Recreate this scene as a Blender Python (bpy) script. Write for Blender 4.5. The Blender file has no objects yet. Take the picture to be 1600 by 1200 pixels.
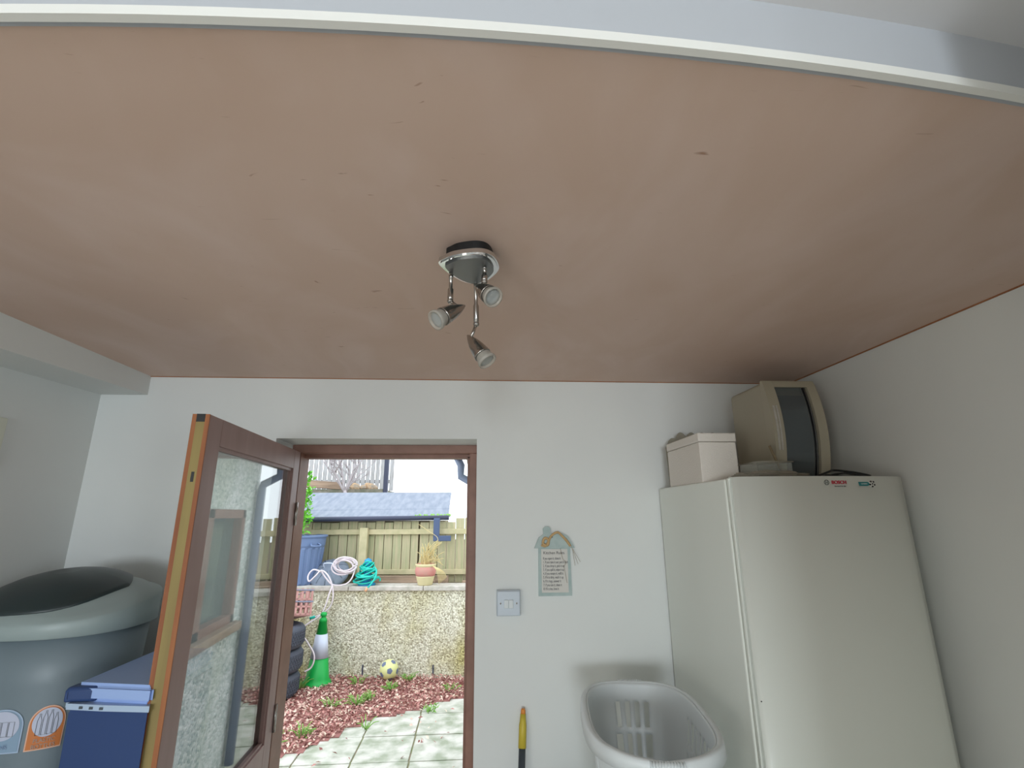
import bpy, bmesh, math, random
from mathutils import Vector, Matrix, Euler, noise
random.seed(7)
S = bpy.context.scene
COL = S.collection
PI = math.pi

# ------------------------------------------------------------------ camera
cd = bpy.data.cameras.new('camera'); cam = bpy.data.objects.new('camera', cd); COL.objects.link(cam)
cd.sensor_width = 36; cd.sensor_fit = 'HORIZONTAL'; cd.lens = 770/1600*36; cd.clip_start = 0.02; cd.clip_end = 200
fw = Vector((0.06826359, 0.96404522, 0.25682076)); up = Vector((-0.01124513, -0.25666139, 0.96643597)); rt = Vector((0.99760394, -0.06886037, -0.00667981))
cam.matrix_world = Matrix(((rt.x, up.x, -fw.x, 0), (rt.y, up.y, -fw.y, 0), (rt.z, up.z, -fw.z, 1.71), (0, 0, 0, 1)))
S.camera = cam

# ------------------------------------------------------------------ world, light, exposure
w = bpy.data.worlds.new('overcast'); S.world = w; w.use_nodes = True
wn = w.node_tree.nodes; wl = w.node_tree.links
bg = wn['Background']; bg.inputs[0].default_value = (0.87, 0.94, 1.0, 1); bg.inputs[1].default_value = 2.6

def area(name, loc, rot, sx, sy, power, col):
    l = bpy.data.lights.new(name, 'AREA'); l.shape = 'RECTANGLE'; l.size = sx; l.size_y = sy; l.energy = power; l.color = col
    o = bpy.data.objects.new(name, l); COL.objects.link(o); o.location = loc; o.rotation_euler = rot
    return o
# daylight through the kitchen window behind the camera (faces into the room, along +Y)
area('window_daylight', (-0.75, -6.40, 1.50), (PI/2-.35, 0, 0), 1.3, 1.15, 80, (0.86, 0.94, 1.0)).data.spread = 2.1
area('side_window_daylight', (2.95, -3.6, 1.50), (PI/2-.3, 0, PI/2), 1.3, 1.15, 58, (0.89, 0.95, 1.0)).data.spread = 2.3
area('left_fill_light', (-1.43, -1.35, 1.35), (PI/2, 0, -PI/2), 0.9, 0.9, 22, (1.0, 0.97, 0.88))  # added fill from the left to brighten the right wall; no window there
S.view_settings.view_transform = 'Standard'; S.view_settings.look = 'None'
S.view_settings.exposure = 0.0; S.view_settings.gamma = 1.0; S.view_settings.use_curve_mapping = False
S.cycles.use_denoising = True; S.cycles.max_bounces = 10; S.cycles.diffuse_bounces = 6; S.cycles.transparent_max_bounces = 16
S.cycles.sample_clamp_indirect = 6; S.cycles.caustics_reflective = False; S.cycles.caustics_refractive = False

# ------------------------------------------------------------------ materials
def lin(c):
    return tuple(((x/255)/12.92 if x/255 <= .04045 else ((x/255+.055)/1.055)**2.4) for x in c)
def mat(name, c, rough=.6, metal=0, c2=None, scale=8, detail=4, bump=0, bscale=60, spec=None, stretch=None, lo=.35, hi=.65, emit=None, coat=0):
    m = bpy.data.materials.new(name); m.use_nodes = True; nt = m.node_tree; n = nt.nodes; L = nt.links
    b = n['Principled BSDF']; b.inputs['Base Color'].default_value = (*lin(c), 1); b.inputs['Roughness'].default_value = rough; b.inputs['Metallic'].default_value = metal
    if spec is not None: b.inputs['Specular IOR Level'].default_value = spec
    if coat: b.inputs['Coat Weight'].default_value = coat
    tc = n.new('ShaderNodeTexCoord'); mp = n.new('ShaderNodeMapping'); L.new(tc.outputs['Object'], mp.inputs['Vector'])
    if stretch: mp.inputs['Scale'].default_value = stretch
    if c2 is not None:
        t = n.new('ShaderNodeTexNoise'); t.inputs['Scale'].default_value = scale; t.inputs['Detail'].default_value = detail; L.new(mp.outputs[0], t.inputs['Vector'])
        r = n.new('ShaderNodeValToRGB'); r.color_ramp.elements[0].position = lo; r.color_ramp.elements[1].position = hi
        r.color_ramp.elements[0].color = (*lin(c), 1); r.color_ramp.elements[1].color = (*lin(c2), 1)
        L.new(t.outputs['Fac'], r.inputs[0]); L.new(r.outputs[0], b.inputs['Base Color'])
    if bump:
        t2 = n.new('ShaderNodeTexNoise'); t2.inputs['Scale'].default_value = bscale; t2.inputs['Detail'].default_value = 3; L.new(mp.outputs[0], t2.inputs['Vector'])
        bp = n.new('ShaderNodeBump'); bp.inputs['Strength'].default_value = bump; bp.inputs['Distance'].default_value = .01
        L.new(t2.outputs['Fac'], bp.inputs['Height']); L.new(bp.outputs[0], b.inputs['Normal'])
    return m
def clear(name, tint, ior=1.45, rough=0.0, body=0.0, bodycol=(220, 225, 225)):
    m = bpy.data.materials.new(name); m.use_nodes = True; nt = m.node_tree; n = nt.nodes; L = nt.links
    for x in list(n):
        if x.type != 'OUTPUT_MATERIAL': n.remove(x)
    out = [x for x in n if x.type == 'OUTPUT_MATERIAL'][0]
    tr = n.new('ShaderNodeBsdfTransparent'); tr.inputs[0].default_value = (*tint, 1)
    gl = n.new('ShaderNodeBsdfGlossy'); gl.inputs['Roughness'].default_value = rough
    fr = n.new('ShaderNodeFresnel'); ge = n.new('ShaderNodeNewGeometry'); mr = n.new('ShaderNodeMapRange')   # same reflectance at the entering and the leaving face
    mr.inputs['To Min'].default_value = ior; mr.inputs['To Max'].default_value = 1/ior; L.new(ge.outputs['Backfacing'], mr.inputs['Value']); L.new(mr.outputs[0], fr.inputs[0])
    mx = n.new('ShaderNodeMixShader'); L.new(fr.outputs[0], mx.inputs[0]); L.new(tr.outputs[0], mx.inputs[1]); L.new(gl.outputs[0], mx.inputs[2])
    last = mx
    if body:
        df = n.new('ShaderNodeBsdfDiffuse'); df.inputs[0].default_value = (*lin(bodycol), 1)
        m2 = n.new('ShaderNodeMixShader'); m2.inputs[0].default_value = body; L.new(mx.outputs[0], m2.inputs[1]); L.new(df.outputs[0], m2.inputs[2]); last = m2
    L.new(last.outputs[0], out.inputs['Surface'])
    return m
M = {}
M['wall'] = mat('white_emulsion', (226, 229, 227), .75, c2=(220, 223, 222), scale=1.5, bump=.05, bscale=25)
M['wallc'] = mat('kitchen_ceiling_paint', (222, 222, 224), .8)
M['header'] = mat('dimmed_white_emulsion', (188, 192, 199), .8)  # white paint greyed in the colour, to offset too much light on it
M['bead'] = mat('plaster_bead', (238, 238, 234), .7)
M['floor'] = mat('floor_vinyl', (186, 178, 168), .6, c2=(172, 164, 154), scale=4)
M['plaster'] = mat('fresh_pink_plaster', (188, 154, 138), .62, spec=.25)
def plaster_nodes(m):
    nt = m.node_tree; n = nt.nodes; L = nt.links; b = n['Principled BSDF']
    tc = n.new('ShaderNodeTexCoord')
    def nz(scale, detail, dist=0, st=(1, 1, 1)):
        mp = n.new('ShaderNodeMapping'); mp.inputs['Scale'].default_value = st; L.new(tc.outputs['Object'], mp.inputs['Vector'])
        t = n.new('ShaderNodeTexNoise'); t.inputs['Scale'].default_value = scale; t.inputs['Detail'].default_value = detail; t.inputs['Distortion'].default_value = dist
        L.new(mp.outputs[0], t.inputs['Vector']); return t
    def ramp(t, a, ca, z, cz):
        r = n.new('ShaderNodeValToRGB'); e = r.color_ramp.elements; e[0].position = a; e[1].position = z; e[0].color = (*lin(ca), 1); e[1].color = (*lin(cz), 1)
        L.new(t.outputs['Fac'], r.inputs[0]); return r
    r1 = ramp(nz(1.6, 5, .6), .38, (210, 181, 165), .66, (220, 194, 181))
    r2 = ramp(nz(3.5, 4, 1.5, (1, .5, 1)), .42, (211, 185, 168), .68, (222, 200, 189))
    mx = n.new('ShaderNodeMix'); mx.data_type = 'RGBA'; mx.inputs[0].default_value = .5
    L.new(r1.outputs[0], mx.inputs[6]); L.new(r2.outputs[0], mx.inputs[7])
    # a few trowel marks and pits
    v = nz(6, 2, 3, (1, 5, 1)); rv = n.new('ShaderNodeValToRGB'); rv.color_ramp.elements[0].position = .735; rv.color_ramp.elements[1].position = .80
    L.new(v.outputs['Fac'], rv.inputs[0])
    mk = n.new('ShaderNodeMix'); mk.data_type = 'RGBA'; mk.inputs[7].default_value = (*lin((165, 128, 106)), 1)
    L.new(rv.outputs[0], mk.inputs[0]); L.new(mx.outputs[2], mk.inputs[6]); L.new(mk.outputs[2], b.inputs['Base Color'])
    t2 = nz(9, 3, .5); bp = n.new('ShaderNodeBump'); bp.inputs['Strength'].default_value = .12; bp.inputs['Distance'].default_value = .006
    L.new(t2.outputs['Fac'], bp.inputs['Height']); L.new(bp.outputs[0], b.inputs['Normal'])
plaster_nodes(M['plaster'])
M['plaster_edge'] = mat('damp_plaster_edge', (168, 112, 70), .8, c2=(150, 95, 60), scale=20)
M['brown'] = mat('brown_stained_timber', (158, 130, 126), .45, c2=(146, 118, 114), scale=14, stretch=(1, 1, .15), spec=.4)
M['brown_frame'] = mat('brown_frame_paint', (142, 102, 86), .5, c2=(128, 90, 74), scale=14)
M['orange_wood'] = mat('hardwood_lipping', (168, 106, 60), .6, c2=(138, 78, 44), scale=20, stretch=(1, 1, .1))
M['green_wood'] = mat('softwood_core', (160, 142, 86), .65, c2=(140, 122, 74), scale=18, stretch=(1, 1, .1))
M['black'] = mat('black_plastic', (22, 24, 26), .45)
M['chrome'] = mat('chrome', (215, 215, 215), .08, 1)
M['steel'] = mat('brushed_steel', (176, 172, 168), .2, 1)
M['grey_satin'] = mat('satin_grey_plate', (120, 122, 122), .35, .9)
M['white_gloss'] = mat('white_enamel', (228, 232, 225), .32, spec=.4)
M['white_plastic'] = mat('white_plastic', (216, 222, 224), .4)
M['switch'] = mat('switch_plastic', (196, 206, 216), .35)
M['seal'] = mat('grey_door_seal', (130, 132, 128), .7)
M['cream'] = mat('aged_cream_plastic', (168, 162, 144), .5)
M['foam'] = mat('polystyrene', (222, 216, 208), .9, bump=.3, bscale=250)
M['darkglass'] = mat('dark_glass', (76, 84, 88), .12, spec=.6)
M['darkglass2'] = mat('smoked_strip', (92, 98, 98), .2)
M['red'] = mat('red_lettering', (176, 40, 60), .5)
M['grey_ink'] = mat('grey_lettering', (90, 94, 92), .5)
M['teal_ink'] = mat('teal_badge', (22, 118, 122), .4)
M['binbody'] = mat('slate_grey_plastic', (118, 132, 140), .42)
M['binlid'] = mat('light_grey_lid_plastic', (154, 168, 168), .4)
M['flap'] = mat('dark_flap_plastic', (42, 54, 56), .38)
M['orange_label'] = mat('orange_label', (206, 122, 62), .5)
M['peach_label'] = mat('pale_label_edge', (232, 186, 160), .5)
M['lilac_label'] = mat('pale_label_disc', (196, 202, 222), .5)
M['blue_label'] = mat('pale_blue_label', (140, 166, 190), .5)
M['navy'] = mat('navy_plastic', (44, 68, 116), .45)
M['ltblue'] = mat('light_blue_plastic', (158, 184, 234), .4)
M['paleblue'] = mat('pale_blue_trim', (176, 196, 220), .4)
M['sage'] = mat('sage_painted_wood', (164, 184, 182), .7, c2=(180, 196, 194), scale=30)
M['paper'] = mat('cream_paper', (214, 212, 206), .8)
M['ink'] = mat('dark_ink', (84, 84, 88), .8)
M['raffia'] = mat('raffia', (196, 164, 118), .9)
M['twine'] = mat('pale_twine', (176, 166, 152), .9)
M['yellow'] = mat('yellow_grip', (198, 178, 60), .5)
M['orange'] = mat('orange_cap', (222, 140, 60), .5)
M['darkgrey'] = mat('dark_grey_handle', (66, 74, 82), .5)
M['worktop'] = mat('pale_laminate', (190, 188, 182), .4, c2=(175, 172, 166), scale=60)
M['notice'] = mat('cream_notice', (218, 220, 206), .7)
M['pebble'] = mat('pebbledash', (226, 220, 192), .9)
def pebble(m, ca, cb, cc, sc=70, stain=None):
    nt = m.node_tree; n = nt.nodes; L = nt.links; b = n['Principled BSDF']
    tc = n.new('ShaderNodeTexCoord'); v = n.new('ShaderNodeTexVoronoi'); v.inputs['Scale'].default_value = sc; L.new(tc.outputs['Object'], v.inputs['Vector'])
    r = n.new('ShaderNodeValToRGB'); e = r.color_ramp.elements; e[0].position = 0.1; e[0].color = (*lin(ca), 1); e[1].position = .9; e[1].color = (*lin(cb), 1)
    L.new(v.outputs['Color'], r.inputs[0])
    t = n.new('ShaderNodeTexNoise'); t.inputs['Scale'].default_value = 2.2; t.inputs['Detail'].default_value = 5
    mp = n.new('ShaderNodeMapping'); mp.inputs['Scale'].default_value = (1, 1, .6); L.new(tc.outputs['Object'], mp.inputs[0]); L.new(mp.outputs[0], t.inputs['Vector'])
    rr = n.new('ShaderNodeValToRGB'); rr.color_ramp.elements[0].position = .45; rr.color_ramp.elements[1].position = .7; L.new(t.outputs['Fac'], rr.inputs[0])
    mx = n.new('ShaderNodeMix'); mx.data_type = 'RGBA'; mx.blend_type = 'MULTIPLY'; mx.inputs[7].default_value = (*lin(cc), 1)
    L.new(rr.outputs[0], mx.inputs[0]); L.new(r.outputs[0], mx.inputs[6]); L.new(mx.outputs[2], b.inputs['Base Color'])
    bp = n.new('ShaderNodeBump'); bp.inputs['Strength'].default_value = .7; bp.inputs['Distance'].default_value = .012; bp.invert = True
    L.new(v.outputs['Distance'], bp.inputs['Height']); L.new(bp.outputs[0], b.inputs['Normal'])
pebble(M['pebble'], (160, 152, 128), (250, 246, 228), (214, 208, 160))
M['pebble_white'] = mat('white_pebbledash', (226, 232, 226), .9)
pebble(M['pebble_white'], (160, 176, 168), (255, 255, 252), (225, 230, 215), 60)
M['coping'] = mat('weathered_stone', (206, 198, 190), .9, c2=(176, 172, 160), scale=14, bump=.3)
M['pave'] = mat('slab', (214, 212, 202), .85)
def pave_nodes(m):
    nt = m.node_tree; n = nt.nodes; L = nt.links; b = n['Principled BSDF']
    tc = n.new('ShaderNodeTexCoord')
    t = n.new('ShaderNodeTexNoise'); t.inputs['Scale'].default_value = 7; t.inputs['Detail'].default_value = 6; L.new(tc.outputs['Object'], t.inputs['Vector'])
    r = n.new('ShaderNodeValToRGB'); e = r.color_ramp.elements; e[0].position = .35; e[0].color = (*lin((150, 156, 136)), 1); e[1].position = .62; e[1].color = (*lin((204, 201, 192)), 1)
    L.new(t.outputs['Fac'], r.inputs[0])
    L.new(r.outputs[0], b.inputs['Base Color'])
    bp = n.new('ShaderNodeBump'); bp.inputs['Strength'].default_value = .3; bp.inputs['Distance'].default_value = .01; L.new(t.outputs['Fac'], bp.inputs['Height']); L.new(bp.outputs[0], b.inputs['Normal'])
pave_nodes(M['pave'])
M['joint'] = mat('sandy_joint', (148, 132, 112), .95, c2=(130, 138, 96), scale=12)
M['soil'] = mat('soil', (112, 92, 74), 1, c2=(90, 80, 60), scale=20)
M['mulch'] = [mat('dry_leaf_red', (190, 136, 128), .8), mat('dry_leaf_pale', (216, 182, 168), .8), mat('dry_leaf_dark', (150, 100, 94), .8), mat('dry_leaf_buff', (228, 208, 188), .8)]
M['fence'] = mat('weathered_fence', (190, 178, 146), .9, c2=(168, 168, 132), scale=5, stretch=(6, 6, .6), bump=.2, bscale=30)
M['rail'] = mat('fence_rail', (202, 190, 154), .9, c2=(184, 176, 138), scale=9)
M['sleeper'] = mat('pale_sleeper', (176, 152, 130), .9, c2=(140, 120, 102), scale=9, stretch=(.3, 3, 3))
M['greywood'] = mat('grey_fence', (190, 190, 192), .9, c2=(160, 158, 156), scale=10, stretch=(6, 6, .5))
M['felt'] = mat('grey_roof_felt', (140, 146, 158), .85, c2=(122, 130, 144), scale=6, stretch=(3, .8, 1), bump=.2, bscale=40)
M['gutter'] = mat('dark_gutter', (58, 62, 84), .5)
M['pipe'] = mat('grey_downpipe', (112, 122, 144), .5)
M['slate_pipe'] = mat('blue_grey_pipe', (70, 86, 120), .5)
M['shedwall'] = mat('shed_boards', (132, 120, 96), .9)
M['leaf'] = mat('bright_green_leaf', (120, 196, 40), .55, c2=(80, 160, 30), scale=5)
M['grass'] = mat('weed_green', (130, 176, 84), .7)
M['twig'] = mat('pale_bark', (176, 168, 170), .9)
M['straw'] = mat('dry_straw', (214, 196, 142), .9)
M['rock'] = mat('buff_rock', (196, 160, 120), .9, c2=(150, 140, 126), scale=8)
M['stone'] = mat('dark_stone_wall', (140, 134, 122), .95, c2=(110, 112, 96), scale=10, bump=.6, bscale=14)
M['dustbin'] = mat('blue_grey_dustbin', (104, 124, 160), .5)
M['dustlid'] = mat('grey_dustbin_lid', (110, 120, 136), .55, c2=(126, 136, 150), scale=10)
M['hose'] = mat('pale_pink_hose', (226, 214, 220), .5)
M['teal'] = mat('teal_hose', (20, 190, 172), .45)
M['bluep'] = mat('blue_fitting', (30, 140, 196), .45)
M['copper'] = mat('copper_nozzle', (214, 160, 122), .4)
M['crate'] = mat('pinkish_crate', (188, 140, 134), .6)
M['crate_rail'] = mat('grey_crate_rail', (140, 142, 160), .6)
M['bag'] = mat('black_bag', (34, 38, 48), .35)
M['tyre'] = mat('tyre_rubber', (74, 78, 90), .75)
M['conegreen'] = mat('cone_green', (0, 168, 70), .45)
M['conewhite'] = mat('cone_sleeve', (206, 214, 232), .3)
M['ball'] = mat('ball_yellow', (226, 228, 160), .5)
M['ball_patch'] = mat('ball_grey_patch', (112, 122, 150), .5)
M['pot'] = mat('terracotta_pot', (206, 134, 128), .7, c2=(196, 148, 134), scale=12)
M['pot_cream'] = mat('cream_glaze', (216, 204, 160), .6)
M['pane'] = clear('door_glass', (.84, .87, .86), 2.8)
M['winpane'] = mat('window_glass', (70, 92, 88), .06, spec=.9)
M['bulb'] = clear('bulb_glass', (.86, .88, .88), 1.5, .1, .35)
M['bulb_rim'] = clear('frosted_rim', (.9, .9, .88), 1.5, .2, .4, (214, 208, 198))
M['tray'] = clear('clear_plastic', (.90, .91, .88), 1.45, .08, .12)
M['cloudy'] = clear('cloudy_plastic', (.8, .8, .76), 1.4, .3, .5, (170, 164, 150))

# ------------------------------------------------------------------ geometry helpers
def bm_new(): return bmesh.new()
def box(bm, x0, x1, y0, y1, z0, z1, bev=0, mi=0, T=None):
    r = bmesh.ops.create_cube(bm, size=1)
    vs = r['verts']
    for v in vs:
        v.co = Vector(((x0+x1)/2 + v.co.x*(x1-x0), (y0+y1)/2 + v.co.y*(y1-y0), (z0+z1)/2 + v.co.z*(z1-z0)))
    fs = {f for v in vs for f in v.link_faces}
    for f in fs: f.material_index = mi
    if bev:
        es = list({e for v in vs for e in v.link_edges})
        rr = bmesh.ops.bevel(bm, geom=es, offset=bev, segments=3, profile=.5, affect='EDGES')
        vs = list({v for f in rr['faces'] for v in f.verts} | {v for v in vs if v.is_valid})
        for f in rr['faces']: f.material_index = mi; f.smooth = True
    if T is not None: bmesh.ops.transform(bm, matrix=T, verts=[v for v in vs if v.is_valid])
    return vs
def tube(bm, pts, r, n=8, closed=False, mi=0, caps=True):
    pts = [Vector(p) for p in pts]; N = len(pts)
    rad = r if isinstance(r, (list, tuple)) else [r]*N
    rings = []; prev = None
    for i, p in enumerate(pts):
        if closed: d = pts[(i+1) % N]-pts[i-1]
        else: d = pts[min(i+1, N-1)]-pts[max(i-1, 0)]
        d = d.normalized() if d.length > 1e-9 else Vector((0, 0, 1))
        if prev is None:
            a = d.cross(Vector((0, 0, 1)))
            if a.length < .1: a = d.cross(Vector((1, 0, 0)))
        else: a = prev-d*prev.dot(d)
        a.normalize(); prev = a; b = d.cross(a)
        rings.append([bm.verts.new(p+(a*math.cos(2*PI*k/n)+b*math.sin(2*PI*k/n))*rad[i]) for k in range(n)])
    M_ = N if closed else N-1
    for i in range(M_):
        A = rings[i]; B = rings[(i+1) % N]
        for k in range(n):
            f = bm.faces.new((A[k], A[(k+1) % n], B[(k+1) % n], B[k])); f.smooth = True; f.material_index = mi
    if caps and not closed:
        f = bm.faces.new(rings[0][::-1]); f.material_index = mi
        f = bm.faces.new(rings[-1]); f.material_index = mi
def lathe(bm, prof, n=40, T=None, mi=0, sx=1, sy=1, smooth=True, close=True):
    rings = []; vs = []
    for r, z in prof:
        ring = [bm.verts.new((r*sx*math.cos(2*PI*k/n), r*sy*math.sin(2*PI*k/n), z)) for k in range(n)] if r > 1e-6 else [bm.verts.new((0, 0, z))]
        rings.append(ring); vs += ring
    for A, B in zip(rings, rings[1:]):
        for k in range(n):
            if len(A) == 1 and len(B) == 1: continue
            if len(A) == 1: f = bm.faces.new((A[0], B[(k+1) % n], B[k]))
            elif len(B) == 1: f = bm.faces.new((A[k], A[(k+1) % n], B[0]))
            else: f = bm.faces.new((A[k], A[(k+1) % n], B[(k+1) % n], B[k]))
            f.smooth = smooth; f.material_index = mi
    if close:
        if len(rings[0]) > 1: bm.faces.new(rings[0][::-1]).material_index = mi
        if len(rings[-1]) > 1: bm.faces.new(rings[-1]).material_index = mi
    if T is not None: bmesh.ops.transform(bm, matrix=T, verts=vs)
    return vs
def prism(bm, pts2, z0, z1, T=None, mi=0):
    a = [bm.verts.new((x, y, z0)) for x, y in pts2]; b = [bm.verts.new((x, y, z1)) for x, y in pts2]
    n = len(pts2)
    fs = [bm.faces.new(a[::-1]), bm.faces.new(b)]
    for k in range(n): fs.append(bm.faces.new((a[k], a[(k+1) % n], b[(k+1) % n], b[k])))
    for f in fs: f.material_index = mi
    if T is not None: bmesh.ops.transform(bm, matrix=T, verts=a+b)
    return a+b
def obj(name, bm, m, parent=None):
    bmesh.ops.recalc_face_normals(bm, faces=bm.faces)
    me = bpy.data.meshes.new(name); bm.to_mesh(me); bm.free()
    for x in (m if isinstance(m, (list, tuple)) else [m]): me.materials.append(x)
    o = bpy.data.objects.new(name, me); COL.objects.link(o)
    if parent is not None: o.parent = parent
    return o
def thing(name, label, cat, loc=(0, 0, 0), rz=0, group=None):
    o = bpy.data.objects.new(name, None); COL.objects.link(o); o.empty_display_size = .05
    o.location = loc; o.rotation_euler = (0, 0, rz); o['label'] = label; o['category'] = cat
    if group: o['group'] = group
    return o
def tag(o, label, cat, group=None, kind=None):
    o['label'] = label; o['category'] = cat
    if group: o['group'] = group
    if kind: o['kind'] = kind
    return o
def struct(name, bm, m, parent=None, label=None, cat=None):
    o = obj(name, bm, m, parent)
    if parent is None:
        o['kind'] = 'structure'
        if label: o['label'] = label; o['category'] = cat
    return o
def struct_empty(name, loc, label, cat, rz=0):
    o = thing(name, label, cat, loc, rz); o['kind'] = 'structure'; return o
def simple(name, m, parent, *boxes, bev=0):
    bm = bm_new()
    for b in boxes: box(bm, *b, bev=bev)
    return obj(name, bm, m, parent)
def text(name, body, size, m, parent, mw, depth=.0006, align='CENTER', sx=1, bold=0):
    c = bpy.data.curves.new(name, 'FONT'); c.body = body; c.size = size; c.extrude = depth; c.align_x = align; c.align_y = 'CENTER'; c.offset = bold
    o = bpy.data.objects.new(name+'_curve', c); COL.objects.link(o); bpy.context.view_layer.update()
    me = bpy.data.meshes.new_from_object(o.evaluated_get(bpy.context.evaluated_depsgraph_get()))
    COL.objects.unlink(o); bpy.data.objects.remove(o)
    me.materials.clear(); me.materials.append(m)
    for v in me.vertices: v.co.x *= sx
    me.transform(mw)
    t = bpy.data.objects.new(name, me); COL.objects.link(t); t.parent = parent
    return t
def orient(p0, p1):
    d = (Vector(p1)-Vector(p0)).normalized(); q = d.to_track_quat('Z', 'Y')
    return Matrix.Translation(Vector(p0)) @ q.to_matrix().to_4x4()
def spline(pts, n=8, closed=False):
    P = [Vector(p) for p in pts]; N = len(P); out = []
    rng = range(N) if closed else range(N-1)
    for i in rng:
        if closed: a, b, c, d = P[i-1], P[i], P[(i+1) % N], P[(i+2) % N]
        else: a, b, c, d = P[max(i-1, 0)], P[i], P[i+1], P[min(i+2, N-1)]
        for k in range(n):
            t = k/n
            out.append(.5*((2*b)+(c-a)*t+(2*a-5*b+4*c-d)*t*t+(3*b-a-3*c+d)*t**3))
    if not closed: out.append(P[-1])
    return out

# ------------------------------------------------------------------ room shell
ZC = 2.244; ZK = 2.335; XL = -1.45; XR = 1.32; YB = 1.95; YO = 2.22; KB = -6.5; KR = 3.0
def edge_y(x):   # the slightly bowed front edge of the pink ceiling
    return .441 + .075*(x+.08)**2
bm = bm_new(); box(bm, XL-.2, KR+.2, KB-.2, YO, -.12, 0); struct('floor', bm, M['floor'])
# pink plaster ceiling
bm = bm_new(); N = 40; xs = [XL-.1+(XR+.2-XL)*i/N for i in range(N+1)]
poly = [(x, edge_y(x)+.012) for x in xs]+[(XR+.1, YB+.05), (XL-.1, YB+.05)]
prism(bm, poly, ZC, ZC+.30)
struct('ceiling', bm, M['plaster'], label='bare pink plastered ceiling with trowel marks and damp patches', cat='ceiling')
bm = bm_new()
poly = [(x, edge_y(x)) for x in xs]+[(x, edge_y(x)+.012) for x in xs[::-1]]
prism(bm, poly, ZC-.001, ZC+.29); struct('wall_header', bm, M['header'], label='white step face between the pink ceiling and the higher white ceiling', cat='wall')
bm = bm_new()
poly = [(x, edge_y(x)-.007) for x in xs]+[(x, edge_y(x)+.003) for x in xs[::-1]]
prism(bm, poly, ZC-.006, ZC+.007); struct('trim_1', bm, M['bead'], label='bright white bead along the front edge of the pink ceiling', cat='trim')
bm = bm_new(); box(bm, XL-.2, KR+.2, KB-.2, .60, ZK, ZK+.2); struct('ceiling.001', bm, M['wallc'], label='white ceiling above and behind the step, at the top right', cat='ceiling')
# walls
DX0, DX1, DZ = -.775, -.003, 2.002    # door reveal
bm = bm_new()
box(bm, XL-.2, DX0, YB, YO, 0, 2.5); box(bm, DX1, XR+.2, YB, YO, 0, 2.5); box(bm, DX0, DX1, YB, YO, DZ, 2.5)
struct('wall_back', bm, M['wall'])
bm = bm_new(); box(bm, XL-.2, XL, KB-.2, YO, 0, 2.6); struct('wall_left', bm, M['wall'])
bm = bm_new(); box(bm, XR, XR+.2, .3, YO, 0, 2.6); struct('wall_right', bm, M['wall'])
bm = bm_new(); box(bm, .585, XR, .16, .30, 0, 2.5); struct('wall_shade_blocker', bm, M['wall'])  # unseen stub wall, added to shade the right of the pink ceiling
bm = bm_new(); box(bm, XR, KR+.2, .16, .30, 0, 2.5); struct('wall_front', bm, M['wall'])
bm = bm_new()   # wall behind the camera with window opening
box(bm, XL-.2, -1.40, KB-.2, KB, 0, 2.6); box(bm, -.10, KR+.2, KB-.2, KB, 0, 2.6); box(bm, -1.40, -.10, KB-.2, KB, 0, .92); box(bm, -1.40, -.10, KB-.2, KB, 2.08, 2.6)
struct('wall_behind', bm, M['wall'])
bm = bm_new()
box(bm, KR, KR+.2, KB-.2, -4.25, 0, 2.6); box(bm, KR, KR+.2, -2.95, .3, 0, 2.6); box(bm, KR, KR+.2, -4.25, -2.95, 0, .92); box(bm, KR, KR+.2, -4.25, -2.95, 2.08, 2.6)
struct('wall_kitchen', bm, M['wall'])
# boxed-in bulkhead along the left wall
bm = bm_new(); a = [(-1.28, .3, 2.12), (-1.28, YB+.01, 2.169)]
vs = [bm.verts.new(p) for p in ((XL-.02, .3, 2.12), (-1.28, .3, 2.12), (-1.278, YB, 2.169), (XL-.02, YB, 2.169), (XL-.02, .3, ZC+.01), (-1.28, .3, ZC+.01), (-1.278, YB, ZC+.01), (XL-.02, YB, ZC+.01))]
for f in ((0, 1, 2, 3), (4, 5, 6, 7), (0, 1, 5, 4), (1, 2, 6, 5), (2, 3, 7, 6), (3, 0, 4, 7)): bm.faces.new([vs[i] for i in f])
struct('trim_2', bm, M['wall'], label='boxed-in white bulkhead under the ceiling along the left wall', cat='bulkhead')
# raw plaster line where ceiling meets walls
bm = bm_new()
box(bm, XR-.004, XR+.002, .45, YB, ZC-.003, ZC+.002); box(bm, -1.28, XR, YB-.003, YB+.002, ZC-.0025, ZC+.002)
struct('trim_3', bm, M['plaster_edge'], label='thin orange-brown raw plaster line where ceiling meets the walls', cat='trim')

# ------------------------------------------------------------------ door frame and door leaf
fr = struct_empty('door_1', (0, 0, 0), 'brown timber frame around the open back doorway', 'door frame')
bm = bm_new()
box(bm, DX0, DX1, 2.13, YO+.02, 1.967, DZ+.0, bev=.002)
obj('frame_head', bm, M['brown_frame'], fr)
bm = bm_new(); box(bm, -.033, DX1, 2.13, YO+.02, 0, 1.967, bev=.002); box(bm, -.043, -.033, 2.18, YO+.02, 0, 1.957); obj('frame_jamb', bm, M['brown_frame'], fr)
bm = bm_new(); box(bm, DX0, -.738, 2.13, YO+.02, 0, 1.967, bev=.002); obj('frame_jamb', bm, M['brown_frame'], fr)
bm = bm_new(); box(bm, -.738, -.033, 2.18, YO+.02, 1.952, 1.967); obj('frame_stop', bm, M['brown_frame'], fr)
bm = bm_new(); box(bm, -.738, -.033, 2.13, YO+.05, 0, .03, bev=.004); obj('threshold', bm, M['brown_frame'], fr)

th = math.atan2(1.3-2.1, -.69+.73)
leaf = struct_empty('door_2', (-.73, 2.1, 0), 'brown half-glazed back door standing open into the room', 'door', th)
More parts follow.
